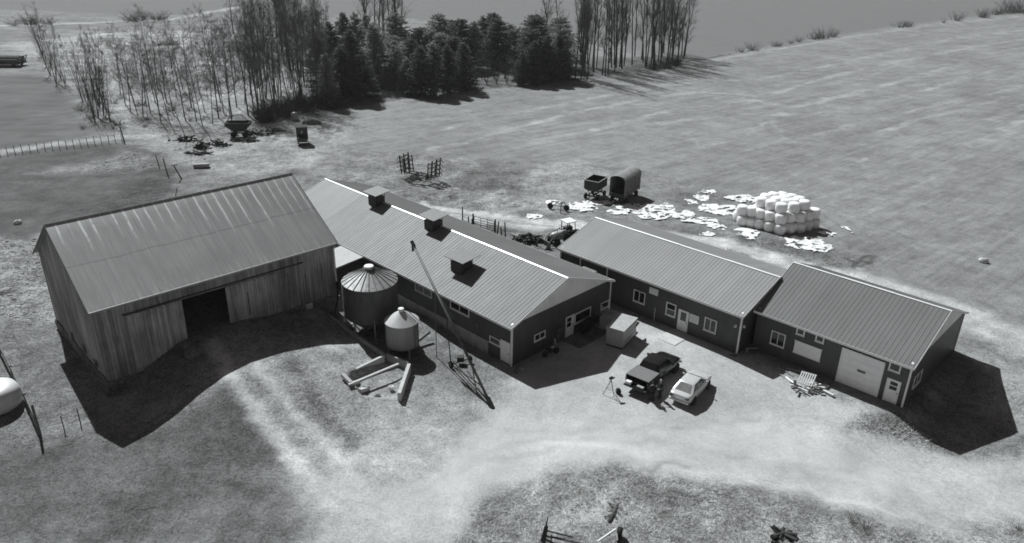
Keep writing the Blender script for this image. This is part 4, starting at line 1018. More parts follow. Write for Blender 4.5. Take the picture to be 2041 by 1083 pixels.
# camera tripod and bag
p = at(1216, 787)
t = thing('camera_tripod', 'video camera on a spread tripod on the gravel left of the pickup', 'tripod', p, R(20))
for i in range(3):
    a = R(120 * i + 40); m = MB(); m.tube((math.cos(a) * .58, math.sin(a) * .58, 0), (math.cos(a) * .05, math.sin(a) * .05, 1.32), .02, .03, n=6); m.build('leg', MT['dark_metal'], t)
m = MB()
for i in range(3):
    a, b = R(120 * i + 40), R(120 * i + 160); m.tube((math.cos(a) * .33, math.sin(a) * .33, .58), (math.cos(b) * .33, math.sin(b) * .33, .58), .011, n=5)
m.build('spreader', MT['dark_metal'], t)
m = MB(); m.tube((0, 0, 1.2), (0, 0, 1.5), .03, n=8); m.tube((0, 0, 1.45), (-.3, -.1, 1.35), .012, n=5); m.build('pan_head', MT['dark_metal'], t)
m = MB(); m.box(-.18, .16, -.08, .08, 1.5, 1.68); m.tube((.16, 0, 1.59), (.3, 0, 1.59), .06, n=12); m.box(-.1, .08, -.02, .02, 1.72, 1.76); m.box(-.1, -.07, -.02, .02, 1.68, 1.72); m.box(.05, .08, -.02, .02, 1.68, 1.72); m.build('video_camera', MT['black'], t)
p = at(1232, 785)
t = thing('backpack', 'dark equipment backpack set down on the gravel beside the tripod', 'bag', p, R(30))
m = MB(); m.box(-.14, .14, -.17, .17, 0, .5); m.build('bag', MT['cloth_dark'], t, True, bevel=.07)
m = MB(); m.box(.13, .22, -.13, .13, .05, .28); m.build('pocket', MT['cloth_dark'], t, bevel=.03)
m = MB()
for s_ in (-.09, .09): m.path([(-.13, s_, .46), (-.22, s_, .36), (-.2, s_, .15), (-.13, s_, .06)], .018, 5)
m.build('strap', MT['cloth_grey'], t)

# white steel boxes between the barns
fl = Vector((10.17, 60.45)); rz = math.atan2(2.78, 1.67)
t = thing('steel_container', 'tall white steel container with flat lid standing in the yard', 'container', (fl.x, fl.y, gz(fl.x, fl.y)), rz)
m = MB(); m.box(0, 3.1, 0, 1.7, .12, 1.8); m.build('body', MT['container'], t, bevel=.02)
m = MB(); m.box(-.06, 3.16, -.06, 1.76, 1.803, 1.9); m.build('lid', MT['container_lid'], t, bevel=.02)
m = MB(); m.box(-.02, .3, .05, 1.65, -.1, .118); m.box(2.7, 3.0, .05, 1.65, -.1, .118); m.build('skid', MT['dark_metal'], t)
m = MB(); m.add([(2.9, -.03, .95), (3.7, -.05, 1.1), (3.15, -.05, 1.5), (2.9, .0, .95), (3.7, -.02, 1.1), (3.15, -.02, 1.5)], [(0, 1, 2), (3, 5, 4), (0, 1, 4, 3), (1, 2, 5, 4), (2, 0, 3, 5)]); m.build('flap', MT['dark_metal'], t)
for z in (.6, 1.1, 1.55):
    m = MB(); m.box(.02, 3.08, -.03, -.002, z, z + .05); m.build('rib', MT['container'], t)
ux, uy = Vector((math.cos(rz), math.sin(rz))), Vector((-math.sin(rz), math.cos(rz)))
q = fl + ux * 2.3 + uy * 1.95
t = thing('steel_container', 'shorter white steel container behind the tall lidded one', 'container', (q.x, q.y, gz(q.x, q.y)), rz)
m = MB(); m.box(0, 1.7, 0, 1.5, .1, 1.35); m.build('body', MT['container'], t, bevel=.02)
m = MB(); m.box(-.05, 1.75, -.05, .55, 1.353, 1.45); m.box(1.2, 1.75, .6, 1.55, 1.353, 1.5); m.build('lid', MT['container_lid'], t, bevel=.02)
m = MB(); m.box(0, .25, .1, 1.4, -.1, .098); m.box(1.4, 1.65, .1, 1.4, -.1, .098); m.build('skid', MT['dark_metal'], t)
m = MB(); m.box(-1.0, 1.0, -.85, .85, 0, .05); o = one(m, 'concrete_slab', 'pale square slab lying flat before the white door', 'slab', 'concrete_pale', bevel=.01); o.location = (15.0, 62.65, gz(15.0, 62.65) - .01); o.rotation_euler.z = R(-44)

# things against the dark gable: a big tyre, a small motorcycle
def BL(x, y, z=0):
    v = Matrix.Translation(B.location) @ Matrix.Rotation(R(-44.56), 4, 'Z') @ Vector((x, y, 0)); v.z = gz(v.x, v.y) + z; return v
m = MB(); m.lathe([(.42, -.2), (.72, -.22), (.8, -.15), (.8, .15), (.72, .22), (.42, .2), (.40, .0)], 28, axis='x')
for i in range(24):
    a = 2 * math.pi * i / 24; m.box(-.2, .2, math.cos(a) * .8 - .05, math.cos(a) * .8 + .05, math.sin(a) * .8 - .05, math.sin(a) * .8 + .05)
o = one(m, 'tractor_tyre', 'big black tractor tyre leaning under the wide gable window', 'tyre', 'rubber', smooth=True); o.location = BL(LB + .75, 9.3, .9); o.rotation_euler = (0, R(12), R(-44.56))
t = thing('motorcycle', 'small dark motorcycle parked in shadow against the gable wall', 'motorcycle', BL(LB + 1.1, 3.9), R(35))
for x in (-.62, .62):
    m = MB(); m.lathe([(.2, -.05), (.3, -.05), (.32, 0), (.3, .05), (.2, .05)], 20, axis='y'); wh = m.build('wheel', MT['rubber'], t, True); wh.location = (x, 0, .32)
m = MB(); m.path([(-.62, 0, .32), (-.15, 0, .45), (.3, 0, .5), (.45, 0, .9), (.62, 0, .32)], .04, 6); m.box(-.2, .2, -.13, .13, .3, .58); m.build('frame', MT['dark_metal'], t)
m = MB(); m.box(-.6, -.05, -.12, .12, .72, .82); m.build('seat', MT['rubber'], t, bevel=.04)
m = MB(); m.lathe([(.04, -.22), (.14, -.1), (.15, .1), (.05, .22)], 14, (.18, 0, .82), axis='x'); m.build('fuel_tank', MT['rim'], t, True)
m = MB(); m.path([(.4, -.36, 1.05), (.46, 0, .98), (.4, .36, 1.05)], .018, 6); m.build('handlebar', MT['galv'], t)
m = MB(); m.bar((0, 0, 0), (.12, .0, 1.15), .22, .04); o = one(m, 'plank', 'short pale board leaning beside the parked motorcycle', 'plank', 'galv'); o.location = BL(LB + .9, 4.9); o.rotation_euler = (0, R(-20), R(-44))

# pallet and scrap heap by the overhead door
hp = at(1612, 778)
t = thing('pallet', 'pale wooden pallet propped on the scrap heap by the workshop', 'pallet', hp + Vector((-.1, .55, .75)), R(-50))
for i in range(7):
    m = MB(); m.box(-.62 + i * .19, -.62 + i * .19 + .1, -.6, .6, .06, .085); m.build('deck_board', MT['wood_pale'], t)
for y in (-.58, -.04, .5):
    m = MB(); m.box(-.62, .62, y, y + .09, -.04, .058); m.build('bearer', MT['wood_pale'], t)
t.rotation_euler = (R(32), R(-4), R(-38))
rnd = random.Random(12)
for i in range(16):
    q = hp + Vector((rnd.uniform(-1.2, 1.7), rnd.uniform(-.9, .75), .12 + .3 * rnd.random())); m = MB()
    L_ = rnd.uniform(.25, 1.1); m.bar((-L_ / 2, 0, 0), (L_ / 2, 0, rnd.uniform(-.15, .2)), rnd.uniform(.08, .24), rnd.uniform(.05, .2))
    pale = i % 3 != 0
    o = one(m, 'scrap_board', 'pale broken board in the scrap heap by the workshop' if pale else 'dark broken lump in the scrap heap by the workshop', 'scrap wood', 'wood_pale' if pale else 'wood_dark', 'scrap heaped around the pallet', bevel=.01)
    o.location = q; o.rotation_euler = (0, 0, rnd.uniform(0, 3.1))
a, b = at(1566, 754), at(1603, 783); m = MB(); m.tube(a + Vector((0, 0, .1)), b + Vector((0, 0, .1)), .085, n=10); one(m, 'pipe', 'thick white pipe lying on the sunny gravel by the scrap heap', 'pipe', 'plastic', smooth=True)
for (x0, y0, x1, y1, lb) in ((1530, 734, 1568, 756, 'thin pole lying in the workshop shadow in line with white pipe'), (1552, 734, 1580, 750, 'thin pole pointing from the shadow at the pallet'), (1566, 735, 1600, 744, 'thin pole lying closest to the workshop wall')):
    a, b = at(x0, y0), at(x1, y1); m = MB(); m.tube(a + Vector((0, 0, .06)), b + Vector((0, 0, .1)), .035, n=6); one(m, 'pole', lb, 'pole', 'galv')
a = at(1640, 766); m = MB()
for i in range(22):
    t0, t1 = 2 * math.pi * i / 22, 2 * math.pi * (i + 1) / 22; m.tube((math.cos(t0) * .55, math.sin(t0) * .3, .06), (math.cos(t1) * .55, math.sin(t1) * .3, .06), .05, n=5)
o = one(m, 'hose', 'loop of dark hose lying by the overhead door', 'hose', 'mid_metal'); o.location = a

# ---------------------------------------------------------------- wrapped bales
BALES = []
def bale_mesh(seed):
    rn = random.Random(seed); m = MB(); n, k_ = 20, 9; rows = []
    prof = [(0.4, -.63), (.62, -.61), (.71, -.51), (.75, -.25), (.76, 0), (.75, .25), (.71, .51), (.62, .61), (.4, .63)]
    for r, z in prof:
        row = []
        for i in range(n):
            a = 2 * math.pi * i / n; sq = (abs(math.cos(a)) ** 3.4 + abs(math.sin(a)) ** 3.4) ** (-1 / 3.4); q = r * (.72 + .28 * sq) * (1 + rn.uniform(-.022, .022))
            row.append((math.cos(a) * q, math.sin(a) * q, z + .62 + rn.uniform(-.015, .015)))
        rows.append(row)
    m.loft(rows); return m.mesh('wrapped_bale', MT['plastic'], True)
bm_ = [bale_mesh(i) for i in range(5)]
L1 = [(29.84, 94.94), (29.92, 93.45), (30.9, 93.0), (31.8, 92.3), (32.85, 91.4), (33.9, 90.5), (35.25, 90.95), (36.6, 91.35), (37.8, 92.15), (38.95, 92.85),
      (34.9, 92.3), (33.9, 91.85), (32.9, 92.75), (31.2, 94.2), (36.2, 92.8), (37.4, 93.6), (38.4, 94.2), (35.0, 93.8), (33.8, 93.3), (32.6, 94.2), (36.2, 95.0), (34.6, 95.2), (33.2, 95.6), (37.6, 95.3)]
L2 = [(29.8, 93.9), (30.95, 93.45), (31.9, 92.75), (32.85, 91.9), (33.9, 90.95), (35.2, 91.5), (36.5, 91.7), (37.8, 92.5), (38.9, 93.2), (33.9, 92.3), (34.9, 92.85), (36.2, 93.1), (37.3, 93.9), (32.9, 93.2), (31.9, 94.1), (33.9, 93.7), (35.1, 94.3), (36.4, 94.5), (33.1, 94.8), (34.3, 95.6)]
L3 = [(32.1, 93.75), (33.0, 92.7), (33.9, 91.6), (35.7, 91.9), (37.3, 92.9), (33.0, 95.1), (34.2, 95.8), (35.4, 95.9), (36.4, 95.2), (37.1, 94.3), (35.3, 94.6), (35.0, 93.2), (36.1, 93.4), (34.0, 93.9)]
rnd = random.Random(3)
for li, (L_, zc, lb) in enumerate(((L1, 0, 'white wrapped bale in the bottom layer of the stack'), (L2, 1.2, 'white wrapped bale in the middle layer of the stack'), (L3, 2.38, 'white wrapped bale on top of the stack'))):
    for i, (x, y) in enumerate(L_):
        o = bpy.data.objects.new('wrapped_bale', bm_[rnd.randrange(5)]); C.objects.link(o)
        o.location = (x, y, gz(34, 92.5) * 0 + (gz(x, y) if li == 0 else .03) + zc - .02); o.rotation_euler = (rnd.uniform(-.05, .05), rnd.uniform(-.05, .05), R(-38) + rnd.uniform(-.25, .25) + R(90) * rnd.randrange(4))
        l_ = lb
        if li == 0 and i == 5: l_ = 'white wrapped bale at the front corner of the bottom layer'
        if li == 0 and i == 9: l_ = 'white wrapped bale at the right end of the bottom layer'
        tag(o, l_, 'bale', 'white wrapped bales in the stack')

# torn film on the ground
def film(px, py, wpx, hpx, seed, label):
    c = at(px, py); rn = random.Random(seed)
    du = (at(px + wpx / 2, py) - c).xy.length; dv = max(.5, (at(px, py - hpx / 2) - c).xy.length)
    n = 56; vs = []; fs = []; X, Y = np.meshgrid(np.linspace(-1, 1, n), np.linspace(-1, 1, n))
    gx, gy = c.x + X * du * 1.15, c.y + Y * dv * 1.15
    z = tz(gx, gy) + .015 + .20 * np.clip(1 - 3.2 * np.abs(fbm(gx, gy, .9, seed) - .5), 0, 1) * vnoise(gx, gy, 1.1, seed + 3) + .05 * vnoise(gx, gy, .25, seed + 5)
    keep = (X ** 2 + Y ** 2) < (.15 + 1.8 * fbm(gx, gy, min(du, dv) * .6 + .3, seed + 9, 4) ** 1.5)
    keep &= fbm(gx, gy, .55, seed + 17, 2) > .36
    idx = -np.ones((n, n), int); k_ = 0
    for j in range(n - 1):
        for i in range(n - 1):
            if keep[j, i]:
                f = []
                for (jj, i2) in ((j, i), (j, i + 1), (j + 1, i + 1), (j + 1, i)):
                    if idx[jj, i2] < 0: idx[jj, i2] = len(vs); vs.append((gx[jj, i2] - c.x, gy[jj, i2] - c.y, z[jj, i2] - c.z))
                    f.append(int(idx[jj, i2]))
                fs.append(tuple(f))
    if not fs: return
    m = MB(); m.add(vs, fs); o = one(m, 'torn_plastic', label, 'plastic film', 'film', 'torn white film scattered around the bales'); o.location = c
for i, (x, y, w_, h_, lb) in enumerate([(1410, 383, 38, 9, 'small scrap of white film farthest out in the hay field'), (1398, 395, 34, 12, 'crumpled white film scrap just below the farthest one'), (1378, 404, 28, 9, 'white film scrap at the left edge of the field scraps'),
        (1478, 397, 76, 13, 'long strip of white film behind the left side of bale stack'), (1440, 418, 84, 20, 'broad heap of white film just left of bale stack'), (1352, 430, 70, 16, 'wide strip of white film between rounded wagon and bale stack'),
        (1300, 424, 84, 26, 'largest heap of white film beyond the roof right of the wagons'), (1256, 416, 50, 16, 'white film heap below the rounded wagon'), (1162, 413, 50, 18, 'white film heap left of the two wagons'), (1104, 405, 30, 9, 'white film scrap behind the rusty hay rake'),
        (1062, 432, 34, 9, 'white film scrap beside the field track by the tractor'), (1395, 441, 66, 12, 'strip of white film beside the track near bale stack'), (1428, 453, 34, 12, 'small white film heap at the near left of bale stack'), (1490, 466, 44, 20, 'white film trail directly below bale stack'),
        (1610, 487, 84, 26, 'broad white film spread in front of bale stack'), (1650, 467, 44, 9, 'white film strip in the shadow right of bale stack'), (1687, 457, 13, 13, 'single white film scrap out right of bale stack'), (1440, 500, 14, 5, 'tiny white film scrap right beside the milk house ridge'),
        (1330, 411, 30, 9, 'small white film scrap right of the rounded wagon'), (1232, 423, 40, 10, 'flat white film scrap under the rounded wagon front'), (1185, 405, 60, 8, 'thin white film streak under the open hopper wagon'), (1410, 468, 30, 8, 'thin white film scrap nearest the milk house roof')]):
    film(x, y, w_, h_, 100 + i, lb)

# ---------------------------------------------------------------- farm machinery behind the buildings
def wheels_for(par, pts, r, w_):
    for (x, y) in pts: wheel(par, x, y, r, w_, 1 if y > 0 else -1)
c = (atz(1212, 400, 0) + atz(1270, 385, 0)) / 2
t = thing('forage_wagon', 'tall farm wagon with rounded roof and dark open front', 'farm wagon', (15.75, 103.2, gz(15.75, 103.2)), R(-122.4))
L2_, hw = 2.6, 1.12
m = MB(); m.box(-L2_, L2_, -hw, -hw + .06, .95, 3.35); m.box(-L2_, L2_, hw - .06, hw, .95, 3.35); m.box(-L2_, -L2_ + .06, -hw + .06, hw - .06, .95, 3.35); m.box(-L2_, L2_, -hw + .06, hw - .06, .9, .98); m.build('box', MT['wood'], t)
m = MB(); secs = []
for k_ in range(9):
    a = math.pi * k_ / 8; secs.append((math.cos(a) * (hw + .06), 3.32 + math.sin(a) * .62))
for k_ in range(8):
    (y0, z0), (y1, z1) = secs[k_], secs[k_ + 1]
    m.hexa([(-L2_ - .1, y0, z0), (L2_ + .1, y0, z0), (L2_ + .1, y1, z1), (-L2_ - .1, y1, z1), (-L2_ - .1, y0 * .97, z0 - .05), (L2_ + .1, y0 * .97, z0 - .05), (L2_ + .1, y1 * .97, z1 - .05), (-L2_ - .1, y1 * .97, z1 - .05)])
m.build('roof', MT['wagon_roof'], t)
for i in range(7):
    for sd in (-1, 1):
        m = MB(); x = -L2_ + .1 + i * (2 * L2_ - .25) / 6; m.box(x, x + .1, sd * (hw + .045) - .04, sd * (hw + .045) + .04, .8, 3.3); m.build('side_post', MT['wood'], t)
m = MB(); m.box(-L2_ - .1, L2_ + .2, -.5, -.35, .62, .78); m.box(-L2_ - .1, L2_ + .2, .35, .5, .62, .78); m.box(-1.9, -1.7, -1, 1, .45, .6); m.box(1.7, 1.9, -1, 1, .45, .6); m.bar((L2_, 0, .6), (L2_ + 1.9, 0, .35), .1, .1); m.build('running_gear', MT['dark_metal'], t)
m = MB(); m.box(L2_ - .5, L2_ + .35, -hw + .1, hw - .1, .98, 1.5); m.build('cross_conveyor', MT['dark_metal'], t)
wheels_for(t, ((-1.8, 1.0), (-1.8, -1.0), (1.8, 1.0), (1.8, -1.0)), .42, .28)
t = thing('hopper_wagon', 'small open-topped gravity wagon with sloping dark sides', 'farm wagon', (11.6, 103.4, gz(11.6, 103.4)), R(-120))
m = MB()
a_ = [(-1.5, -1.1, 2.75), (1.5, -1.1, 2.75), (1.5, 1.1, 2.75), (-1.5, 1.1, 2.75)]; b_ = [(-1.5, -1.1, 1.5), (1.5, -1.1, 1.5), (1.5, 1.1, 1.5), (-1.5, 1.1, 1.5)]; c_ = [(-.7, -.8, 1.0), (.7, -.8, 1.0), (.7, .3, 1.0), (-.7, .3, 1.0)]
sh = lambda P_, k: [(x * k, y * k, z + .0) for x, y, z in P_]
m.add(a_ + b_ + c_, [(0, 1, 5, 4), (1, 2, 6, 5), (2, 3, 7, 6), (3, 0, 4, 7), (4, 5, 9, 8), (5, 6, 10, 9), (6, 7, 11, 10), (7, 4, 8, 11), (8, 9, 10, 11)])
m.add(sh(a_, .96) + sh(b_, .96) + [(x * .95, y * .95, z + .05) for x, y, z in c_], [(0, 4, 5, 1), (1, 5, 6, 2), (2, 6, 7, 3), (3, 7, 4, 0), (4, 8, 9, 5), (5, 9, 10, 6), (6, 10, 11, 7), (7, 11, 8, 4), (8, 11, 10, 9)])
m.build('hopper', MT['dark_metal'], t)
m = MB()
for i in range(4): m.bar(a_[i], a_[(i + 1) % 4], .09, .09)
m.build('rim_rail', MT['galv'], t)
m = MB(); m.box(-1.7, 1.7, -.45, -.33, .6, .74); m.box(-1.7, 1.7, .33, .45, .6, .74); m.box(-1.3, -1.15, -.9, .9, .42, .58); m.box(1.15, 1.3, -.9, .9, .42, .58); m.bar((1.6, 0, .6), (3.2, 0, .3), .1, .1)
for x in (-1.0, 1.0):
    for y in (-.4, .4): m.bar((x, y, .7), (x * 1.2, y * 2.0, 1.5), .07, .07)
m.build('running_gear', MT['dark_metal'], t)
wheels_for(t, ((-1.22, .9), (-1.22, -.9), (1.22, .9), (1.22, -.9)), .40, .26)

# tractor with cab and front loader
t = thing('loader_tractor', 'tractor with pale-roofed cab and lowered front loader bucket', 'tractor', (6.3, 86.3, gz(6.3, 86.3)), R(-148))
m = MB(); m.loft([ring(x, hw_, z0, z1, .75) for x, hw_, z0, z1 in ((-.2, .36, .7, 1.5), (.5, .36, .65, 1.55), (1.6, .34, .65, 1.5), (1.95, .28, .7, 1.4))]); m.build('bonnet', MT['galv'], t, True)
m = MB(); m.box(-1.35, .3, -.42, .42, .55, 1.15); m.box(.3, 2.0, -.26, .26, .5, .72); m.build('chassis', MT['dark_metal'], t)
for x, y in ((-1.15, .62), (-1.15, -.62), (.05, .66), (.05, -.66)):
    m = MB(); m.bar((x, y, 1.1), (x * .92, y * .92, 2.62), .08, .08); m.build('cab_post', MT['dark_metal'], t)
m = MB(); m.box(-1.25, .25, -.76, .76, 2.62, 2.74); m.build('cab_roof', MT['white'], t, bevel=.03)
m = MB(); m.box(-.95, -.4, -.26, .26, 1.15, 1.35); m.box(-1.0, -.85, -.26, .26, 1.35, 1.9); m.build('seat', MT['rubber'], t, bevel=.03)
m = MB(); m.bar((.0, 0, 1.3), (-.25, 0, 1.75), .04, .04); m.lathe([(.17, -.015), (.19, 0), (.17, .015)], 14, (-.27, 0, 1.76)); m.build('steering_wheel', MT['dark_metal'], t)
for sd in (-1, 1):
    wheel(t, -.85, sd * .82, .78, .42, sd); wheel(t, 1.55, sd * .72, .46, .26, sd)
    m = MB(); m.bar((-1.5, sd * .82, 1.62), (-.2, sd * .82, 1.62), .46, .05); m.build('mudguard', MT['mid_metal'], t)
    m = MB(); m.path([(.35, sd * .52, 1.75), (1.9, sd * .52, 1.25), (2.75, sd * .52, .35)], .07, 6); m.bar((.35, sd * .52, .8), (.35, sd * .52, 1.75), .1, .1); m.tube((.4, sd * .52, 1.0), (1.8, sd * .52, 1.15), .04, n=6); m.build('loader_arm', MT['mid_metal'], t)
m = MB(); prof = [(2.75, .15), (2.7, .55), (2.85, .85), (2.9, .82), (2.78, .55), (2.85, .16), (3.55, .1), (3.55, .06), (2.78, .08)]
for y0, y1 in ((-1.05, 1.05),):
    m.add([(x, y0, z) for x, z in prof] + [(x, y1, z) for x, z in prof], [(i, (i + 1) % 9, 9 + (i + 1) % 9, 9 + i) for i in range(9)] + [tuple(range(9))[::-1], tuple(range(9, 18))])
for y in (-1.05, 1.01): m.add([(2.72, y, .1), (3.5, y, .1), (2.9, y, .84), (2.72, y + .04, .1), (3.5, y + .04, .1), (2.9, y + .04, .84)], [(0, 1, 2), (3, 5, 4), (0, 1, 4, 3), (1, 2, 5, 4), (2, 0, 3, 5)])
m.build('bucket', MT['mid_metal'], t)
m = MB(); m.tube((1.2, .2, 1.5), (1.2, .2, 2.0), .035, n=8); m.build('exhaust', MT['dark_metal'], t)

# folded cultivator
p = (at(808, 352) + at(866, 364)) / 2; v = at(866, 364) - at(808, 352)
t = thing('folded_cultivator', 'rusty wide cultivator with both tine wings folded upright', 'cultivator', p, math.atan2(v.y, v.x))
Lh = v.xy.length / 2
m = MB(); m.bar((-Lh, 0, .7), (Lh, 0, .7), .14, .14); m.bar((-Lh, 1.2, .6), (Lh, 1.2, .6), .12, .12); m.bar((-Lh * .4, -1, .55), (-Lh * .2, 1.3, .7), .12, .12); m.bar((Lh * .4, -1, .55), (Lh * .2, 1.3, .7), .12, .12); m.bar((0, 1.2, .7), (0, -2.8, .4), .12, .12); m.build('main_frame', MT['rust'], t)
for sd in (-1, 1):
    m = MB()
    for j in range(3):
        y = -.9 + j * 1.1; m.bar((sd * Lh, y, .7), (sd * (Lh + .3), y, 3.5), .14, .14); m.bar((sd * (Lh - .6), y, .7), (sd * (Lh - .4), y, 3.1), .12, .12)
    for z in (1.1, 1.75, 2.4, 3.05): 
        x = sd * (Lh + .3 * (z - .7) / 2.8); m.bar((x, -1.0, z), (x, 1.4, z), .12, .12); m.bar((x - sd * .65, -1.0, z - .1), (x, -.6, z), .1, .1); m.bar((x - sd * .65, 1.2, z - .1), (x, 1.0, z), .1, .1)
    m.bar((sd * (Lh - .9), .1, .8), (sd * (Lh + .25), .1, 2.1), .07, .07); m.build('wing_frame', MT['rust'], t)
    for z in (1.1, 1.75, 2.4, 3.05):
        for y in (-.8, -.1, .6, 1.2):
            x = sd * (Lh + .3 * (z - .7) / 2.8); m = MB(); m.path([(x, y, z), (x + sd * .35, y, z + .12), (x + sd * .5, y, z - .2), (x + sd * .62, y, z - .3)], .045, 4); m.build('tine', MT['rust'], t)
wheels_for(t, ((-Lh * .35, .7), (Lh * .35, .7)), .36, .2)
for i in range(6):
    x = -Lh * .8 + i * Lh * .32; m = MB(); m.path([(x, .0, .65), (x, -.35, .6), (x, -.4, .25), (x, -.2, .05)], .03, 4); m.build('tine', MT['rust'], t)
p = at(835, 372); m = MB(); m.path([(-1.5, 0, .1), (-.3, .3, .25), (.9, -.1, .15), (2.2, .2, .3)], .07, 5); m.path([(.2, .8, .1), (1.2, -.4, .3), (2.4, -.6, .1)], .06, 5)
o = one(m, 'scrap_iron', 'bent rusty bars lying in front of the folded cultivator', 'scrap metal', 'rust'); o.location = p

# hay rake among the film
p = at(1112, 420); t = thing('hay_rake', 'small rusty rake frame with arched bars by white film', 'hay rake', p, R(-20))
m = MB(); m.path([(-1.2, 0, .5), (-.9, 0, 1.2), (.9, 0, 1.3), (1.1, 0, .3)], .06, 6); m.path([(.5, 0, 1.25), (.6, -.7, 1.0), (.7, -1.0, .0)], .06, 6); m.bar((-1.2, .5, .5), (1.1, .5, .5), .08, .08); m.build('frame', MT['rust'], t)
for x in (-1.2, 1.1): wheel(t, x, .3, .42, .1, 1)
for i in range(6):
    m = MB(); x = -1 + i * .4; m.path([(x, .5, .5), (x, .8, .45), (x, .9, .08)], .02, 4); m.build('tine', MT['rust'], t)

# gate and posts along the back of the dairy barn
a, b = at(938, 462), at(987, 482)
a, b = at(945, 455), at(985, 466)
def fence(name, label, pts, hts, post_r, rails, mt='wood_dark', cat='fence', wire_r=.012, lean=0):
    p0 = Vector(pts[0]); t = thing(name, label, cat, p0)
    P_ = [Vector(p) - p0 for p in pts]; rn = random.Random(len(pts) * 7 + int(abs(p0.x)))
    tops = []
    for q, h in zip(P_, hts):
        dx, dy = rn.uniform(-lean, lean), rn.uniform(-lean, lean); m = MB(); m.tube((q.x, q.y, q.z - .3), (q.x + dx * h, q.y + dy * h, q.z + h), post_r, post_r * .85, n=7); m.build('post', MT[mt], t); tops.append((q, Vector((dx, dy, 1))))
    for rz_ in rails:
        m = MB()
        for (q0, d0), (q1, d1) in zip(tops[:-1], tops[1:]): m.tube(q0 + d0 * rz_, q1 + d1 * rz_, wire_r, n=4)
        m.build('rail' if wire_r > .02 else 'wire', MT[mt if wire_r > .02 else 'mid_metal'], t)
    return t
def lerp_px(pts, n):
    P_ = [at(*p) for p in pts]; d = [0]
    for u, v in zip(P_[:-1], P_[1:]): d.append(d[-1] + (v - u).xy.length)
    out = []
    for i in range(n):
        s_ = d[-1] * i / (n - 1)
        for j in range(len(P_) - 1):
            if s_ <= d[j + 1] + 1e-6:
                f = (s_ - d[j]) / max(1e-6, d[j + 1] - d[j]); q = P_[j].lerp(P_[j + 1], f); out.append(Vector((q.x, q.y, gz(q.x, q.y)))); break
    return out
v = b - a; L_ = v.xy.length; t = thing('metal_gate', 'dark tubular farm gate standing behind the dairy barn roof', 'gate', a, math.atan2(v.y, v.x))
m = MB()
for z in (.35, .65, .95, 1.25, 1.6): m.tube((0, 0, z), (L_, 0, z), .035, n=6)
for x in (0, L_ / 3, 2 * L_ / 3, L_): m.tube((x, 0, .3), (x, 0, 1.62), .035, n=6)
m.build('gate_leaf', MT['dark_metal'], t)
for x in (-.15, L_ + .15): m = MB(); m.tube((x, 0, -.4), (x, 0, 1.9), .1, n=8); m.build('gate_post', MT['wood_dark'], t)
fence('post_fence', 'short row of dark posts ending at the gate behind dairy barn', [at(922, 445), at(934, 452), at(941, 455)], [2.2, 1.4, 1.3], .09, (.5, 1.0), wire_r=.03)
fence('post_fence', 'broken dark posts and rails right of the tubular gate', [at(991, 468), at(1000, 472), at(1008, 476)], [1.8, 1.2, 2.2], .09, (.5, 1.0), wire_r=.03, lean=.1)
fence('wire_fence', 'long wire fence on thin posts beside the pale left field', lerp_px([(-60, 322), (0, 312), (60, 304), (120, 298), (180, 291), (244, 284)], 22), [1.35 + .25 * ((i * 7) % 5) / 5 for i in range(22)], .055, (.45, .85, 1.2), lean=.06, wire_r=.008)
o = None
m = MB(); q = at(248, 282); m.tube(q - Vector((0, 0, .3)), q + Vector((-.3, 0, 2.6)), .14, .1, n=8); one(m, 'corner_post', 'stout dark corner post ending the thin wire fence', 'post', 'wood_dark')
for (x0, y0, x1, y1, r_, lb) in ((317, 331, 310, 309, .08, 'leaning fence post farthest back by the pasture corner'), (334, 347, 325, 316, .09, 'leaning fence post between two others by the pasture corner'), (363, 357, 346, 330, .11, 'leaning fence post with a short crossbar by the pasture corner'), (349, 391, 353, 374, .06, 'short thin fence post close above the old barn ridge')):
    f = at(x0, y0); dd = ray(x1, y1); tt = f.xy.length / dd.xy.length; tp = Vector((0, 0, CAM_H)) + dd * tt
    m = MB(); m.tube(f - Vector((0, 0, .2)), tp, r_, r_ * .8, n=7)
    if x0 == 363: m.tube(tp + Vector((-.4, 0, -.1)), tp + Vector((.5, .2, .05)), .07, n=6)
    one(m, 'fence_post', lb, 'post', 'wood_dark')
# rail fence by the white tank
fence('rail_fence', 'weathered rail fence beside the white tank', [at(-40, 640), at(0, 700), at(28, 755), at(55, 812), at(80, 868)], [1.3, 1.3, 1.3, 1.3, 2.7], .11, (.6, 1.15), 'wood', wire_r=.07, lean=.03)
fence('wire_fence', 'thin wire fence crossing the shadow corner left of the old barn', [at(82, 866), at(128, 856), at(160, 842)], [1.2, 1.25, 1.3], .045, (.3, .6, .9, 1.15), 'wood', wire_r=.012)
t = thing('storage_tank', 'large round-edged white tank behind the rail fence', 'tank', at(-6, 812), R(20))
m = MB(); m.lathe([(.6, .0), (1.5, .04), (1.78, .25), (1.84, .7), (1.80, 1.35), (1.62, 1.72), (1.2, 1.9), (.6, 1.96), (.05, 1.97)], 36); m.build('tank', MT['tank'], t, True)
m = MB(); m.lathe([(.22, 1.94), (.22, 2.05), (.02, 2.06)], 14); m.build('manhole', MT['dark_metal'], t)

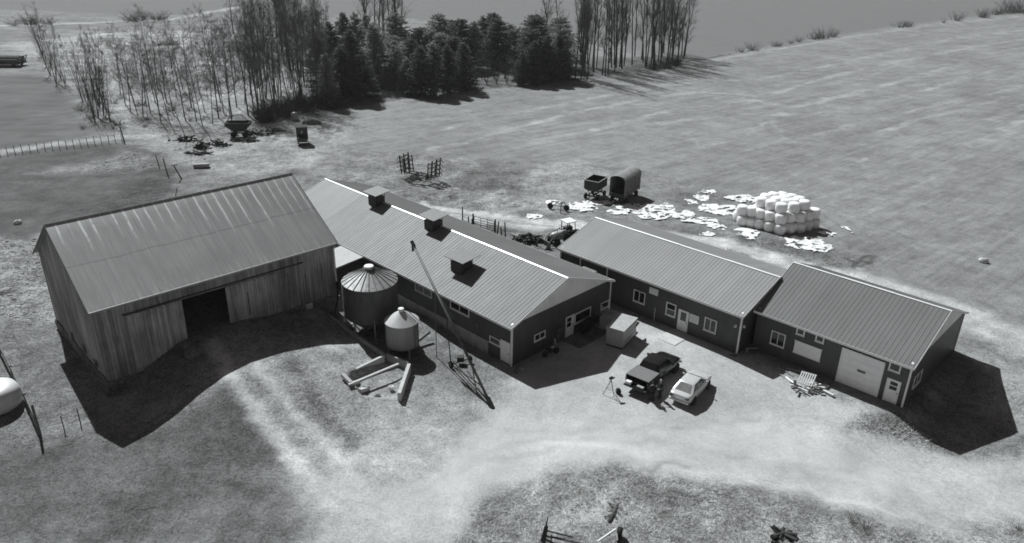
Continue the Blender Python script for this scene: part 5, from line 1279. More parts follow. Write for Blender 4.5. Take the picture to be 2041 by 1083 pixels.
# ---------------------------------------------------------------- junk along the grove
def junk(name, label, px, py, rz, boxes, tubes, mt, cat, wh=()):
    p = at(px, py); t = thing(name, label, cat, p, R(rz))
    m = MB()
    for b in boxes: m.box(*b)
    if boxes: m.build('body', MT[mt], t)
    if tubes:
        m = MB()
        for q0, q1, r_ in tubes: m.tube(q0, q1, r_, n=6)
        m.build('frame', MT['rust'], t)
    for (x, y, r_) in wh: wheel(t, x, y, r_, .16, 1 if y > 0 else -1)
    return t
t = thing('seed_hopper', 'old dark hopper trailer with sloping sides at the grove edge', 'farm trailer', at(478, 272), R(8))
m = MB(); m.loft([[(-.9, -.5, 1.0), (.9, -.5, 1.0), (.9, .5, 1.0), (-.9, .5, 1.0)], [(-2.1, -1.2, 2.1), (2.1, -1.2, 2.1), (2.1, 1.2, 2.1), (-2.1, 1.2, 2.1)], [(-2.1, -1.2, 2.6), (2.1, -1.2, 2.6), (2.1, 1.2, 2.6), (-2.1, 1.2, 2.6)], [(-1.95, -1.05, 2.6), (1.95, -1.05, 2.6), (1.95, 1.05, 2.6), (-1.95, 1.05, 2.6)], [(-.8, -.4, 1.15), (.8, -.4, 1.15), (.8, .4, 1.15), (-.8, .4, 1.15)]]); m.build('hopper', MT['rust'], t)
m = MB(); m.path([(-2.0, 0, 2.6), (-1, 0, 3.6), (.6, 0, 3.9), (2.0, 0, 2.6)], .05, 6); m.bar((-2, 0, .6), (2.6, 0, .6), .15, .15); m.bar((2.6, 0, .6), (3.9, 0, .3), .1, .1)
for x in (-1, 1): m.bar((x, -.5, .6), (x * 1.4, -1.1, 2.1), .08, .08); m.bar((x, .5, .6), (x * 1.4, 1.1, 2.1), .08, .08)
m.build('frame', MT['rust'], t); wheels_for(t, ((-.9, .9), (-.9, -.9), (1.1, .9), (1.1, -.9)), .45, .2)
rn = random.Random(77)
def heap(label, px, py, n, sx, sy, sz, mt, seed):
    rn = random.Random(seed); m = MB()
    for i in range(n):
        x, y = rn.gauss(0, sx * .4), rn.gauss(0, sy * .4); z = rn.random() * sz * max(0, 1 - (x / sx) ** 2 - (y / sy) ** 2)
        d_ = Vector((rn.uniform(-1, 1), rn.uniform(-1, 1), rn.uniform(-.3, .5))) * rn.uniform(.25, .9)
        if i % 3: m.bar(Vector((x, y, z)) - d_, Vector((x, y, z)) + d_, rn.uniform(.08, .35), rn.uniform(.06, .3))
        else: m.tube(Vector((x, y, z)) - d_, Vector((x, y, z)) + d_, rn.uniform(.04, .16), n=6)
    m.bar((-sx * .95, -.1, .05), (sx * .95, .15, .12), .16, .14); m.bar((.1, -sy * .9, .05), (-.2, sy * .9, .12), .16, .14)
    o = one(m, 'scrap_heap', label, 'scrap heap', mt); o.location = at(px, py); return o
heap('low dark scrap heap around the base of curved bare tree', 372, 281, 26, 2.6, 1.0, .9, 'rust', 1)
heap('pointed dark scrap heap left of the long low heap', 404, 296, 22, 1.2, .8, 1.6, 'dark_metal', 2)
heap('long low dark scrap heap below the old hopper trailer', 434, 290, 30, 2.6, .9, .9, 'rust', 3)
heap('pale mixed scrap heap right of the old hopper trailer', 515, 268, 34, 3.2, 1.4, 1.0, 'galv_dull', 4)
heap('rusty scrap heap under the hopper trailer', 490, 282, 26, 2.6, .9, .6, 'rust', 5)
heap('dark low scrap line nearest the pasture corner', 395, 306, 16, 2.4, .6, .35, 'wood_dark', 6)
heap('pale stone and board heap beside the black buggy', 548, 262, 20, 2.0, 1.0, .7, 'stone', 7)
heap('scrap metal pile between tubular gate and loader bucket', 1052, 482, 34, 2.6, 1.0, .9, 'rust', 8)
heap('pale pipes thrown down at the end of broken fence', 1030, 472, 9, .4, .25, .3, 'galv', 9)
m = MB(); m.box(-1.15, 1.15, -.45, .45, .12, .62); o = one(m, 'stone_trough', 'single pale-topped concrete trough lying in the grass', 'trough', 'concrete'); o.location = at(402, 334); o.rotation_euler = (0, 0, R(14))
m = MB()
rows = []
for k_ in range(7):
    r_ = [1.9, 1.85, 1.6, 1.25, .8, .35, .05][k_]; z = [-.2, .1, .45, .75, 1.0, 1.15, 1.2][k_]
    rows.append([(math.cos(a) * r_ * (1 + .14 * math.sin(3 * a + k_)), math.sin(a) * r_ * .7 * (1 + .1 * math.cos(2 * a)), z) for a in [2 * math.pi * i / 16 for i in range(16)]])
m.loft(rows); o = one(m, 'soil_heap', 'grassy soil heap just behind the black buggy', 'soil heap', 'stone', smooth=True); o.location = at(620, 247)
m = MB(); m.lathe([(.62, 0), (.7, .3), (.68, 1.2), (.5, 1.5), (.1, 1.6)], 16); o = one(m, 'old_drum', 'pale rounded drum standing at the dark grove edge', 'drum', 'galv', smooth=True); o.location = at(588, 240)
# black buggy
t = thing('horse_buggy', 'black box buggy with one small white rear marker', 'buggy', at(604, 287), R(-75))
m = MB(); m.box(-1.2, .35, -.95, .95, .75, 3.0); m.build('body', MT['black'], t, bevel=.04)
m = MB(); m.box(-1.3, .75, -1.02, 1.02, 3.0, 3.08); m.build('roof', MT['black'], t, bevel=.02)
m = MB(); m.box(.36, 1.75, -.75, .75, .75, 1.45); m.build('dashboard', MT['black'], t, bevel=.05)
m = MB(); m.box(-.1, .12, .955, .97, 1.9, 2.15); m.box(.352, .37, -.2, .12, 1.95, 2.3); m.build('marker', MT['plastic'], t)
for x in (-.7, 1.1):
    for sd in (-1, 1):
        m = MB(); m.lathe([(.5, -.03), (.58, -.03), (.6, 0), (.58, .03), (.5, .03)], 22, axis='y')
        for i in range(5):
            a = math.pi * i / 5; m.bar((math.cos(a) * .55, 0, math.sin(a) * .55), (-math.cos(a) * .55, 0, -math.sin(a) * .55), .04, .04)
        wh = m.build('wheel', MT['black'], t); wh.location = (x, sd * .85, .6)
m = MB(); m.bar((-.9, 0, .68), (1.3, 0, .68), .12, .1); m.bar((-.7, -.85, .6), (-.7, .85, .6), .07, .07); m.bar((1.1, -.85, .6), (1.1, .85, .6), .07, .07); m.build('running_gear', MT['dark_metal'], t)
# plank wagon far left
t = thing('plank_wagon', 'old flat wagon stacked with grey planks at the far left', 'farm wagon', at(10, 132), R(3))
m = MB(); m.box(-5.5, 4.6, -2.2, 2.2, .7, 1.0); m.build('deck', MT['wood_dark'], t)
for i in range(4):
    m = MB(); m.box(-5.3, 4.3, -1.9 + i * 1.05, -1.2 + i * 1.05, 1.0, 1.9 + .5 * (i % 2)); m.build('plank_stack', MT['wood'] if i % 2 else MT['wood_dark'], t)
wheels_for(t, ((-3.8, 1.9), (-3.8, -1.9), (3.2, 1.9), (3.2, -1.9)), .5, .3)
m = MB(); m.bar((4.2, -2.1, 1), (4.9, -2.1, 2.6), .15, .15); m.bar((4.2, 2.1, 1), (4.9, 2.1, 2.6), .15, .15); m.bar((4.9, -2.1, 2.5), (4.9, 2.1, 2.5), .12, .12); m.build('end_rack', MT['wood_dark'], t)

# ---------------------------------------------------------------- machine parts at the bottom edge of the yard
p = at(1083, 1083); t = thing('drawn_mower', 'rusty implement with long drawbar and one wheel in the near grass', 'farm implement', p, R(0))
rel = lambda x, y, h: at(x, y) - p + Vector((0, 0, h))
m = MB(); m.bar((0, 0, -.1), (.15, .25, 1.15), .2, .2); m.tube((.12, .2, 1.0), (.25, .4, 1.9), .07, .012, n=6); m.bar((-.15, .1, 0), (.1, .3, 1.0), .12, .08); m.build('mast', MT['dark_metal'], t)
m = MB(); m.bar((.15, .2, .85), (1.85, .05, .5), .09, .09); m.bar((.15, .1, .5), (2.9, -.4, .3), .09, .09); m.bar((.1, 0, .3), (2.0, -1.0, .2), .09, .09); m.bar((.5, .1, .6), (.45, -.3, .25), .08, .08); m.build('drawbar', MT['mid_metal'], t)
m = MB(); q = rel(1230, 1076, 0); m.bar(q + Vector((-1.3, -.5, .3)), q + Vector((-.1, .15, .75)), .09, .09); m.bar(q + Vector((-.1, .15, .75)), q + Vector((-.1, -.6, .5)), .09, .09); m.build('wheel_arm', MT['galv'], t)
wh = wheel(t, q.x + .12, q.y + .1, .42, .3, 1); wh.rotation_euler.z = R(70); wh.location.z = q.z + .42
o = heap('dark twisted scrap lump lying in the near grass', 1560, 1068, 9, .3, .25, .22, 'dark_metal', 15)
m = MB(); m.tube((-.1, 0, .2), (.75, -.1, .16), .15, n=10); o = one(m, 'log', 'short dark log beside the twisted scrap lump in near grass', 'log', 'wood_dark'); o.location = at(1562, 1068)
m = MB(); rn = random.Random(5)
m.path([(0, 0, .1), (.5, .9, .15), (.75, 1.6, .1)], .09, 6)
for i in range(14): q_ = Vector((.1 + .05 * i, .2 + .11 * i, .1)); m.path([q_, q_ + Vector((rn.uniform(-.6, .3), rn.uniform(-.5, .5), rn.uniform(0, .2)))], rn.uniform(.012, .03), 4)
o = one(m, 'dead_branch', 'dark dead branch on the pale patch of the grassy hump', 'branch', 'bark'); o.location = at(1213, 1042)
# boulders
def boulder(label, px, py, r_, seed, mt='stone', grp=None):
    rn = random.Random(seed); m = MB(); rows = []
    for k_ in range(6):
        a0 = -.5 * math.pi * .55 + (k_ / 5) * (math.pi * .5 + .5 * math.pi * .55); q = math.cos(a0) if k_ < 5 else .02
        rows.append([(math.cos(a) * r_ * q * rn.uniform(.85, 1.15), math.sin(a) * r_ * q * .85 * rn.uniform(.85, 1.15), r_ * .75 * math.sin(a0) * rn.uniform(.9, 1.1) + r_ * .3) for a in [2 * math.pi * i / 11 for i in range(11)]])
    m.loft(rows); o = one(m, 'boulder', label, 'boulder', mt, grp); o.location = at(px, py); o.rotation_euler.z = rn.random() * 6; return o
boulder('largest grey boulder at the left foot of the barn ramp', 385, 708, .75, 1)
boulder('flat boulder above the largest one beside barn ramp', 378, 692, .55, 2)
boulder('small boulder on the barn ramp right of the doorway', 590, 650, .45, 3)
boulder('pale stone in the bunker mouth by the white bucket', 752, 790, .3, 5, 'concrete')
boulder('single pale stone far out in the hay field', 1960, 523, .55, 6, 'concrete_pale')
boulder('small pale stone out on the dark pasture', 36, 446, .5, 7, 'concrete_pale')
boulder('dark stone at the foot of dairy barn corner', 1028, 742, .3, 8)
boulder('paler stone beside the dark one at the dairy barn corner', 1040, 737, .25, 9, 'concrete')

# ---------------------------------------------------------------- trees
def bare_tree(name, seed, h, spread, upr, nprim, twig_mt, clear=.35, stems=1):
    """leafless tree of height h: parts trunk and crown (limbs, branches, twigs)"""
    rn = random.Random(seed); T = MB(); K = MB()
    def grow(p, d, L, r, lvl):
        n = 3 if lvl < 2 else 2; q = p; dirv = d.copy(); pts = [p.copy()]
        for i in range(n):
            dirv = (dirv + Vector((rn.gauss(0, .12), rn.gauss(0, .12), .10 * upr + rn.gauss(0, .06)))).normalized(); q2 = q + dirv * (L / n)
            K.tube(q, q2, r * (1 - i / n * .6), r * (1 - (i + 1) / n * .6), n=3, cap=False); q = q2; pts.append(q.copy())
        if lvl < 3:
            for i in range((8, 6, 5)[lvl]):
                t = rn.uniform(.25, 1); k_ = min(n - 1, int(t * n)); b = pts[k_].lerp(pts[k_ + 1], t * n - k_)
                a = rn.uniform(0, 6.28); side = d.orthogonal(); side.rotate(Matrix.Rotation(a, 3, d))
                nd_ = (d * .75 + side * rn.uniform(.5, .85) + Vector((0, 0, .25 * upr))).normalized()
                grow(b, nd_, L * rn.uniform(.35, .55), max(r * .45, .011), lvl + 1)
    for s_ in range(stems):
        p = Vector((0, 0, -.4)); d = Vector((rn.gauss(0, .05 + .1 * (stems > 1)), rn.gauss(0, .05 + .1 * (stems > 1)), 1)).normalized(); r0 = h * .0085 * (1.0 if stems == 1 else .75); n = 9; q = p; tr = [p.copy()]
        hh = h * rn.uniform(.85, 1) if stems > 1 else h
        for i in range(n):
            d = (d + Vector((rn.gauss(0, .035), rn.gauss(0, .035), .05))).normalized(); q2 = q + d * ((hh + .4) / n)
            T.tube(q, q2, r0 * (1 - i / n * .9), r0 * (1 - (i + 1) / n * .9), n=6, cap=False); q = q2; tr.append(q.copy())
        for i in range(nprim // stems):
            t = clear + (1 - clear) * rn.random() ** .85; k_ = min(n - 1, int(t * n)); b = tr[k_].lerp(tr[k_ + 1], t * n - k_); a = rn.uniform(0, 6.28)
            nd_ = Vector((math.cos(a), math.sin(a), upr * rn.uniform(.7, 1.4))).normalized()
            grow(b, nd_, h * spread * (1.25 - t) * rn.uniform(.7, 1.2), max(.018, r0 * .34 * (1.15 - t)), 1)
    return T.mesh(name + '_trunk', MT['bark']), K.mesh(name + '_crown', MT[twig_mt])
def conifer(name, seed, h, rad, mt, ragged=.25, base=.04, round_=0):
    rn = random.Random(seed); T = MB(); K = MB(); T.tube((0, 0, -.4), (0, 0, h * .96), h * .013 + .06, .02, n=6)
    nb = int(h * 17)
    for i in range(nb):
        t = (i + rn.random()) / nb; z = h * (base + (1 - base) * t)
        env = (1 - t) ** (.55 if not round_ else .38) * (.35 + .65 * min(1, t / .12)) ; L = rad * env * rn.uniform(1 - ragged * 1.3, 1 + ragged * .6) + .12
        a = rn.uniform(0, 6.28); dr = Vector((math.cos(a), math.sin(a), rn.uniform(-.28, .12) + .5 * t)); dr.normalize(); n = max(4, int(L * 8.5))
        tn = Vector((-math.sin(a), math.cos(a), 0))
        if i % 2 == 0: K.tube((0, 0, z), Vector((0, 0, z)) + dr * L * .9, .03, .01, n=3, cap=False)
        for j in range(n):
            s_ = L * ((j + rn.random()) / n) ** .75; c = Vector((0, 0, z)) + dr * s_ + tn * rn.gauss(0, .16 + .14 * s_) + Vector((0, 0, rn.gauss(0, .14) - .05 * s_))
            sz = rn.uniform(.2, .46); u = (dr * rn.uniform(.4, 1) + tn * rn.uniform(-.8, .8) + Vector((0, 0, rn.uniform(-.25, .5)))).normalized(); v = Vector((rn.gauss(0, 1), rn.gauss(0, 1), rn.gauss(0, 1))); v = (v - u * v.dot(u)).normalized()
            K.add([c - u * sz * .6 - v * sz * .25, c - u * sz * .2 + v * sz * .42, c + u * sz, c + u * sz * .1 - v * sz * .42], [(0, 3, 2, 1)])
    return T.mesh(name + '_trunk', MT['bark']), K.mesh(name + '_crown', MT[mt])
def shrub(name, seed, h, w_, n, mt='twig', ev=False):
    rn = random.Random(seed); K = MB()
    for i in range(n):
        a = rn.uniform(0, 6.28); r_ = abs(rn.gauss(0, .4)) * w_; p = Vector((math.cos(a) * r_ * .6, math.sin(a) * r_ * .6, -.1)); d = Vector((math.cos(a) * rn.uniform(.1, .9), math.sin(a) * rn.uniform(.1, .9), 1)).normalized(); L = h * rn.uniform(.5, 1.05)
        q = p
        for k_ in range(3):
            d = (d + Vector((rn.gauss(0, .18), rn.gauss(0, .18), rn.gauss(0, .05)))).normalized(); q2 = q + d * L / 3; K.tube(q, q2, .022 * (1 - k_ / 3.6), .022 * (1 - (k_ + 1) / 3.6), n=3, cap=False)
            for _ in range(2):
                e = (d + Vector((rn.gauss(0, .6), rn.gauss(0, .6), rn.gauss(.1, .3)))).normalized(); s_ = q.lerp(q2, rn.random()); K.tube(s_, s_ + e * L * rn.uniform(.15, .35), .013, .006, n=3, cap=False)
            q = q2
    return K.mesh(name, MT[mt])
BT = [bare_tree('bare_tree', 10 + i, 14, .33, .65, 27, 'twig' if i % 2 else 'twig_pale', .22) for i in range(5)]
PT = [bare_tree('poplar', 30 + i, 26, .17, 1.5, 30, 'twig', .15) for i in range(5)]
ST = [bare_tree('thicket_tree', 50 + i, 13, .24, 1.2, 32, 'twig', .04, 4) for i in range(3)]
CF = [conifer('spruce', 60 + i, 14, 3.9, 'needle' if i < 3 else 'needle_pale', .25) for i in range(5)]
PN = [conifer('pine', 80 + i, 13, 4.5, 'needle_pale' if i % 2 else 'needle', .35, .06, 1) for i in range(4)]
SH = [shrub('bare_shrub', 90 + i, 2.4, 2.2, 38) for i in range(4)]
def tree(name, meshes, x, y, s_, rz, label, group, sxy=1.0, lean=0):
    t = bpy.data.objects.new(name, None); C.objects.link(t); t.location = (x, y, gz(x, y) if math.hypot(x, y) < 260 else 0); t.rotation_euler = (0, lean, rz); t.scale = (s_ * sxy, s_ * sxy, s_)
    tag(t, label, 'tree', group)
    for nm, me in zip(('trunk', 'crown'), meshes):
        o = bpy.data.objects.new(nm, me); C.objects.link(o); o.parent = t
    return t
def bush(px, py, h, label, group, w_=1.0, far=False):
    p = atz(px, py, 0) if far else at(px, py); rn = random.Random(int(px * 7 + py))
    o = bpy.data.objects.new('bare_shrub', SH[rn.randrange(4)]); C.objects.link(o); o.location = p; k_ = h / 2.4 * (.72 if far else .9); o.scale = (k_ * w_, k_ * w_ * rn.uniform(.5, 1), k_ * rn.uniform(.6, 1.1)); o.rotation_euler.z = rn.random() * 6
    return tag(o, label, 'shrub', group)
rn = random.Random(2024)
# the two dense thickets at the left end of the grove
for i, (px, py, h) in enumerate([(196, 236, 16), (206, 232, 15), (186, 228, 14), (212, 222, 15), (176, 214, 14), (220, 240, 12), (198, 214, 16), (165, 200, 14), (190, 246, 9)]):
    p = at(px, py); tree('thicket_tree', ST[i % 3], p.x, p.y, h / 13, rn.random() * 6, 'many-stemmed bare tree in the dense thicket at the end of the wire fence', 'thicket above the wire fence', .8)
for i, (px, py, h) in enumerate([(112, 166, 15), (100, 150, 13), (122, 158, 13), (92, 132, 12), (130, 170, 9), (86, 110, 14)]):
    p = at(px, py); tree('thicket_tree', ST[(i + 1) % 3], p.x, p.y, h / 13, rn.random() * 6, 'many-stemmed bare tree in the farther thicket beside the plank wagon', 'thicket beside the plank wagon', .8)
# open grove of thin bare trees
pts = [(462, 240), (436, 236), (408, 222), (366, 222), (318, 228), (292, 214), (274, 228), (505, 214), (515, 226), (495, 232), (285, 232), (300, 226), (322, 246), (338, 244), (250, 210), (268, 205), (392, 243), (404, 252), (424, 248), (446, 226), (458, 232), (472, 214), (488, 208), (384, 110), (352, 195), (365, 180), (315, 180), (240, 190),
       (415, 200), (430, 180), (398, 190), (332, 205), (276, 160), (300, 150), (345, 150), (420, 150), (452, 170), (470, 150), (440, 205), (382, 215), (370, 240), (500, 190), (260, 225), (345, 228), (310, 205)]
for i, (px, py) in enumerate(pts):
    p = at(px, py); h = rn.uniform(11.5, 16.5) + max(0, px - 400) * .045; tree('bare_tree', BT[i % 5], p.x, p.y, h / 14, rn.random() * 6, 'thin leafless tree standing in the open pale grove', 'thin bare trees in the open grove', rn.uniform(.7, 1.0), rn.uniform(-.08, .05))
p = at(372, 280); tree('bare_tree', BT[1], p.x, p.y, .85, .3, 'leaning bare tree growing out of the dark scrap heap', 'thin bare trees in the open grove', .8, -.16)
for i in range(54):                                      # thickening towards the evergreens
    px = rn.uniform(505, 660); py = 236 - (px - 505) * .12 - rn.random() ** 1.3 * 95; p = at(px, py); h = rn.uniform(15, 23)
    tree('bare_tree', BT[i % 5] if i % 6 else ST[i % 2], p.x, p.y, h / 14, rn.random() * 6, 'tall leafless tree in the dense grove beside the evergreens', 'tall bare trees beside the evergreens', rn.uniform(.55, .8), rn.uniform(-.05, .05))
for i in range(14):
    px = rn.uniform(440, 640); py = rn.uniform(60, 120); p = atz(px, py, 0); tree('poplar', PT[i % 5], p.x, p.y, rn.uniform(20, 27) / 26, rn.random() * 6, 'tall leafless tree far back in the grove, its top above the picture', 'tall bare trees far back in the grove', .9)
# evergreens
front = [(706, 196, 17, 0), (684, 200, 13, 1), (728, 190, 11, 0), (838, 190, 12.5, 0), (866, 192, 13, 1), (893, 186, 12.5, 0), (924, 180, 12.5, 2), (812, 186, 9, 3), (1062, 168, 12, 0), (1088, 164, 13, 1), (1112, 160, 12, 2), (1040, 170, 9, 1), (1125, 156, 9, 0)]
for i, (px, py, h, k_) in enumerate(front):
    p = at(px, py); lb = 'dark spruce in the left front clump of evergreens' if px < 760 else ('dark spruce in the middle front clump above its black shadow' if px < 960 else 'dark spruce in the right front clump by the tall bare trees')
    tree('spruce', CF[k_], p.x, p.y, h / 14 * .84, rn.random() * 6, lb, 'front row of evergreens', rn.uniform(1.15, 1.4))
for i in range(30):
    px = 755 + (i % 10) * 39 + rn.uniform(-12, 12); row = i // 10; py = 168 - row * 20 - (px - 755) * .035 + rn.uniform(-5, 5); p = at(px, py); h = rn.uniform(9.5, 13.5)
    if row == 0 and 930 < px < 1050: continue
    me = PN[(i * 3) % 4] if i % 5 else CF[3 + i % 2]
    tree('pine', me, p.x, p.y, h / 13.3, rn.random() * 6, ('pale green pine in the front of the pine block', 'bushy pine in the middle of the pine block', 'bushy pine at the back of the pine block')[row], 'pines in the block', rn.uniform(1.15, 1.5))
for i, (px, py, h) in enumerate([(770, 176, 9), (790, 180, 10), (752, 150, 12), (735, 140, 13), (715, 150, 14), (690, 150, 14), (665, 165, 13), (640, 190, 12), (655, 210, 10)]):
    p = at(px, py); tree('pine', PN[1 + 2 * (i % 2)] if i < 3 else CF[i % 5], p.x, p.y, h / 13.3, rn.random() * 6, 'bushy pale pine beside the gap in the evergreens' if i < 3 else 'evergreen mixed among the tall bare trees', 'evergreens around the gap', 1.05)
for i, (px, py) in enumerate([(950, 166), (970, 168), (990, 166), (1010, 168), (1030, 166), (960, 158), (985, 158), (1005, 157), (1025, 158), (1045, 160)]):
    p = at(px, py); tree('thicket_tree', ST[i % 3], p.x, p.y, rn.uniform(6, 8.5) / 13, rn.random() * 6, 'low bare thicket tree between the two dark spruce clumps', 'low thicket between the spruces', 1.4)
for i in range(12):
    px = rn.uniform(715, 800); p = atz(px, rn.uniform(80, 118), 0); tree('poplar', PT[i % 5], p.x, p.y, rn.uniform(24, 30) / 26, rn.random() * 6, 'tall pale bare tree rising behind the gap in the evergreens', 'tall bare trees behind the evergreens')
for px, py in ((1085, 120), (1098, 122), (1110, 118)):
    p = atz(px, py, 0); tree('poplar', PT[int(px) % 5], p.x, p.y, 1.0, rn.random() * 6, 'slender bare tree rising behind the right end of the pines', 'slender bare trees behind the pines')
# block of tall poplars
pop = []
for i in range(46):
    t = rn.random(); px = 1140 + t * 225; py = 158 - t * 34 - rn.random() * 26; pop.append((px, py))
pop += [(1146, 160), (1158, 157), (1170, 160), (1200, 150), (1206, 152), (1212, 150), (1240, 138), (1298, 128), (1302, 130), (1330, 126), (1340, 124), (1352, 122), (1362, 118), (1260, 130), (1225, 143)]
for i, (px, py) in enumerate(pop):
    p = at(px, py); h = rn.uniform(24, 30) if px < 1335 else rn.uniform(17, 22); lb = 'tall straight bare poplar in the block right of the pines' if px < 1335 else 'bare poplar at the right edge of the tall block'
    tree('poplar', PT[i % 5], p.x, p.y, h / 26, rn.random() * 6, lb, 'tall bare poplars right of the pines', .85 if px < 1335 else 1.25, 0 if px < 1335 else rn.uniform(0, .12))
# shrubs
for i, (px, py, h) in enumerate([(1476, 104, 3), (1500, 101, 5), (1546, 93, 4.5), (1553, 92, 3), (1576, 87, 3), (1592, 84, 3.5), (1622, 79, 4.5), (1632, 78, 4), (1643, 77, 6), (1660, 74, 5), (1795, 55, 6), (1808, 54, 4), (1815, 53, 4), (1880, 46, 3.5), (1908, 42, 7), (1955, 35, 7.5), (1962, 35, 6), (1985, 30, 5), (1996, 29, 7), (2010, 27, 10), (2022, 26, 10), (2034, 25, 9)]):
    bush(px, py, h, 'bare shrub on the hedge line in front of the smooth far field', 'shrubs along the far hedge', 1.2, True)
for px, py, h, w_ in ((28, 52, 4, 1.8), (58, 50, 8, 1.0), (72, 49, 8, 1.0), (96, 49, 6, 1.3), (262, 43, 6, 1.8), (278, 42, 7, 1.4), (312, 40, 6, 2.0), (326, 40, 5, 1.6)):
    bush(px, py, h, 'dark bush on the field line far behind the grove', 'bushes far behind the grove', w_, True)
for px, py, h, w_ in ((318, 91, 3, 2.4), (336, 90, 3, 2.0), (427, 62, 5, .8), (441, 66, 4, .8), (480, 105, 3, 1.6), (500, 100, 3.5, 1.6)):
    bush(px, py, h, 'dark low bush on the open ground behind the bare grove', 'low bushes behind the grove', w_, True)
for i in range(62):
    px = rn.uniform(505, 715); py = 247 - (px - 520) * .2 - rn.random() * 26; bush(px, py, rn.uniform(1.5, 5.5), 'bare brush at the shaded foot of the dense grove', 'brush under the dense grove', 1.2)
for i in range(16):
    px = rn.uniform(738, 820); bush(px, 196 - rn.random() * 16, rn.uniform(1.5, 3), 'bare brush in the gap between the evergreen clumps', 'brush in the evergreen gap', 1.2)
for i in range(12):
    px = rn.uniform(1290, 1368); bush(px, 136 - (px - 1290) * .1 + rn.uniform(-6, 5), rn.uniform(2, 4), 'bare brush at the foot of the tall poplars', 'brush under the poplars', 1.2)
for i in range(22):
    px = rn.uniform(150, 480); bush(px, rn.uniform(190, 258), rn.uniform(.9, 2.2), 'low bare bush on the pale floor of the open grove', 'low bushes in the open grove', 1.2)
for px, py, h in ((1700, 1042, .9), (1725, 1054, 1.0), (2030, 1056, .7)):
    bush(px, py, h, 'bare shrub growing on the edge of the grassy hump', 'shrubs on the grassy hump', 1.0)

# ---------------------------------------------------------------- dry grass, and rubble left of the old barn
def tufts(polys, dens, h, seed, name, label, mt):
    rs = np.random.RandomState(seed); V = []; F = []; k_ = 0
    for px, dn in polys:
        p = pxy(px); xs_ = [q[0] for q in p]; ys_ = [q[1] for q in p]; A_ = (max(xs_) - min(xs_)) * (max(ys_) - min(ys_)); n = int(A_ * dens * dn)
        X = rs.uniform(min(xs_), max(xs_), n); Y = rs.uniform(min(ys_), max(ys_), n); ok = inside(X, Y, p) & (vnoise(X, Y, 1.6, 5) + .35 * rs.rand(n) > .52); X, Y = X[ok], Y[ok]; Z = tz(X, Y)
        for x, y, z in zip(X, Y, Z):
            for j in range(5):
                a = rs.rand() * 6.28; hh = h * (.35 + .8 * rs.rand()); ln = .6 + 1.6 * rs.rand(); bx, by = x + rs.randn() * .10, y + rs.randn() * .10; w_ = .011 + .010 * rs.rand(); ca, sa = math.cos(a), math.sin(a)
                V += [(bx - sa * w_, by + ca * w_, z - .02), (bx + sa * w_, by - ca * w_, z - .02), (bx + ca * hh * ln, by + sa * hh * ln, z + hh)]; F.append((k_, k_ + 1, k_ + 2)); k_ += 3
    me = bpy.data.meshes.new(name); me.from_pydata(V, [], F); me.update(); me.materials.append(MT[mt]); o = bpy.data.objects.new(name, me); C.objects.link(o)
    o['kind'] = 'stuff'; o['label'] = label; return o
tufts([([(900, 1083), (1040, 978), (1200, 940), (1300, 950), (1480, 978), (1690, 1034), (1890, 1070), (1890, 1083)], 1.0), ([(1950, 1083), (2041, 1040), (2041, 1083)], 1.0), ([(1700, 850), (1800, 835), (1915, 912), (1840, 895)], .8)],
      30, .22, 3, 'grass', 'matted dry grass on the humps beside the drive', 'grass_dry')
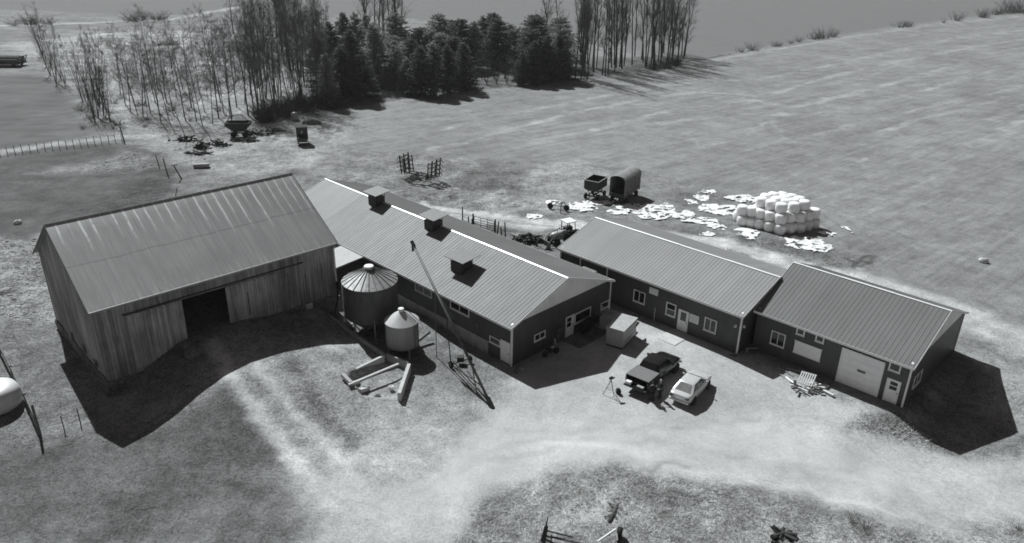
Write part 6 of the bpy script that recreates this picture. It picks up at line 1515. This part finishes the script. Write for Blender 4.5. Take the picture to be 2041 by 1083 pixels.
def rubble(polys, seed):
    rs = np.random.RandomState(seed); m = MB()
    for px, n, s0, s1 in polys:
        p = pxy(px); xs_ = [q[0] for q in p]; ys_ = [q[1] for q in p]; X = rs.uniform(min(xs_), max(xs_), n); Y = rs.uniform(min(ys_), max(ys_), n); ok = inside(X, Y, p)
        for x, y in zip(X[ok], Y[ok]):
            s_ = (s0 + (s1 - s0) * rs.rand() ** 2.5) * .8; z = gz(x, y); a = rs.rand() * 6.28; pts_ = []
            for zz, q in ((-.3, 1.0), (.18, .9), (.42, .5)):
                for i in range(5):
                    b = a + 2 * math.pi * i / 5; rr = s_ * q * (.75 + .5 * rs.rand()); pts_.append((x + math.cos(b) * rr * 1.3, y + math.sin(b) * rr, z + s_ * zz))
            m.add(pts_, [(i, (i + 1) % 5, 5 + (i + 1) % 5, 5 + i) for i in range(5)] + [(5 + i, 5 + (i + 1) % 5, 10 + (i + 1) % 5, 10 + i) for i in range(5)] + [(10, 11, 12, 13, 14)])
    o = m.build('rubble', MT['clod']); o['kind'] = 'stuff'; o['label'] = 'loose stones and dung clods left of the old barn'; return o
MT['clod'] = mat('soil_clods', .30, .95, 0, .7, .9, bump=.4)
rubble([([(-20, 480), (70, 475), (88, 520), (110, 600), (60, 640), (-20, 650)], 900, .08, .32), ([(180, 335), (270, 300), (320, 335), (240, 345)], 260, .1, .3), ([(0, 600), (110, 600), (130, 690), (0, 690)], 200, .05, .18),
        ([(240, 265), (420, 262), (640, 235), (690, 255), (560, 300), (420, 320), (300, 300)], 420, .06, .3), ([(790, 350), (900, 330), (1060, 350), (1060, 420), (900, 420)], 420, .06, .26), ([(1480, 470), (1600, 480), (1740, 520), (1620, 530)], 160, .06, .22),
        ([(220, 800), (420, 690), (640, 640), (650, 670), (420, 740), (260, 840)], 120, .05, .2), ([(1050, 985), (1230, 965), (1240, 1050), (1060, 1060)], 160, .03, .10), ([(930, 440), (1100, 480), (1090, 500), (950, 460)], 120, .05, .25)], 6)

# ---------------------------------------------------------------- a little spring haze
m = MB(); m.box(-1750, 1750, -60, 3600, -3.5, 41); hz = m.build('haze', None); hz['kind'] = 'stuff'; hz['label'] = 'thin haze over the fields'
hm = bpy.data.materials.new('haze_air'); hm.use_nodes = True; ht = hm.node_tree; ht.nodes.clear()
ho = ht.nodes.new('ShaderNodeOutputMaterial'); hv = ht.nodes.new('ShaderNodeVolumePrincipled'); hv.inputs['Density'].default_value = .00013; hv.inputs['Color'].default_value = (.9, .9, .9, 1); hv.inputs['Anisotropy'].default_value = .2
ht.links.new(hv.outputs[0], ho.inputs['Volume']); hz.data.materials.append(hm)
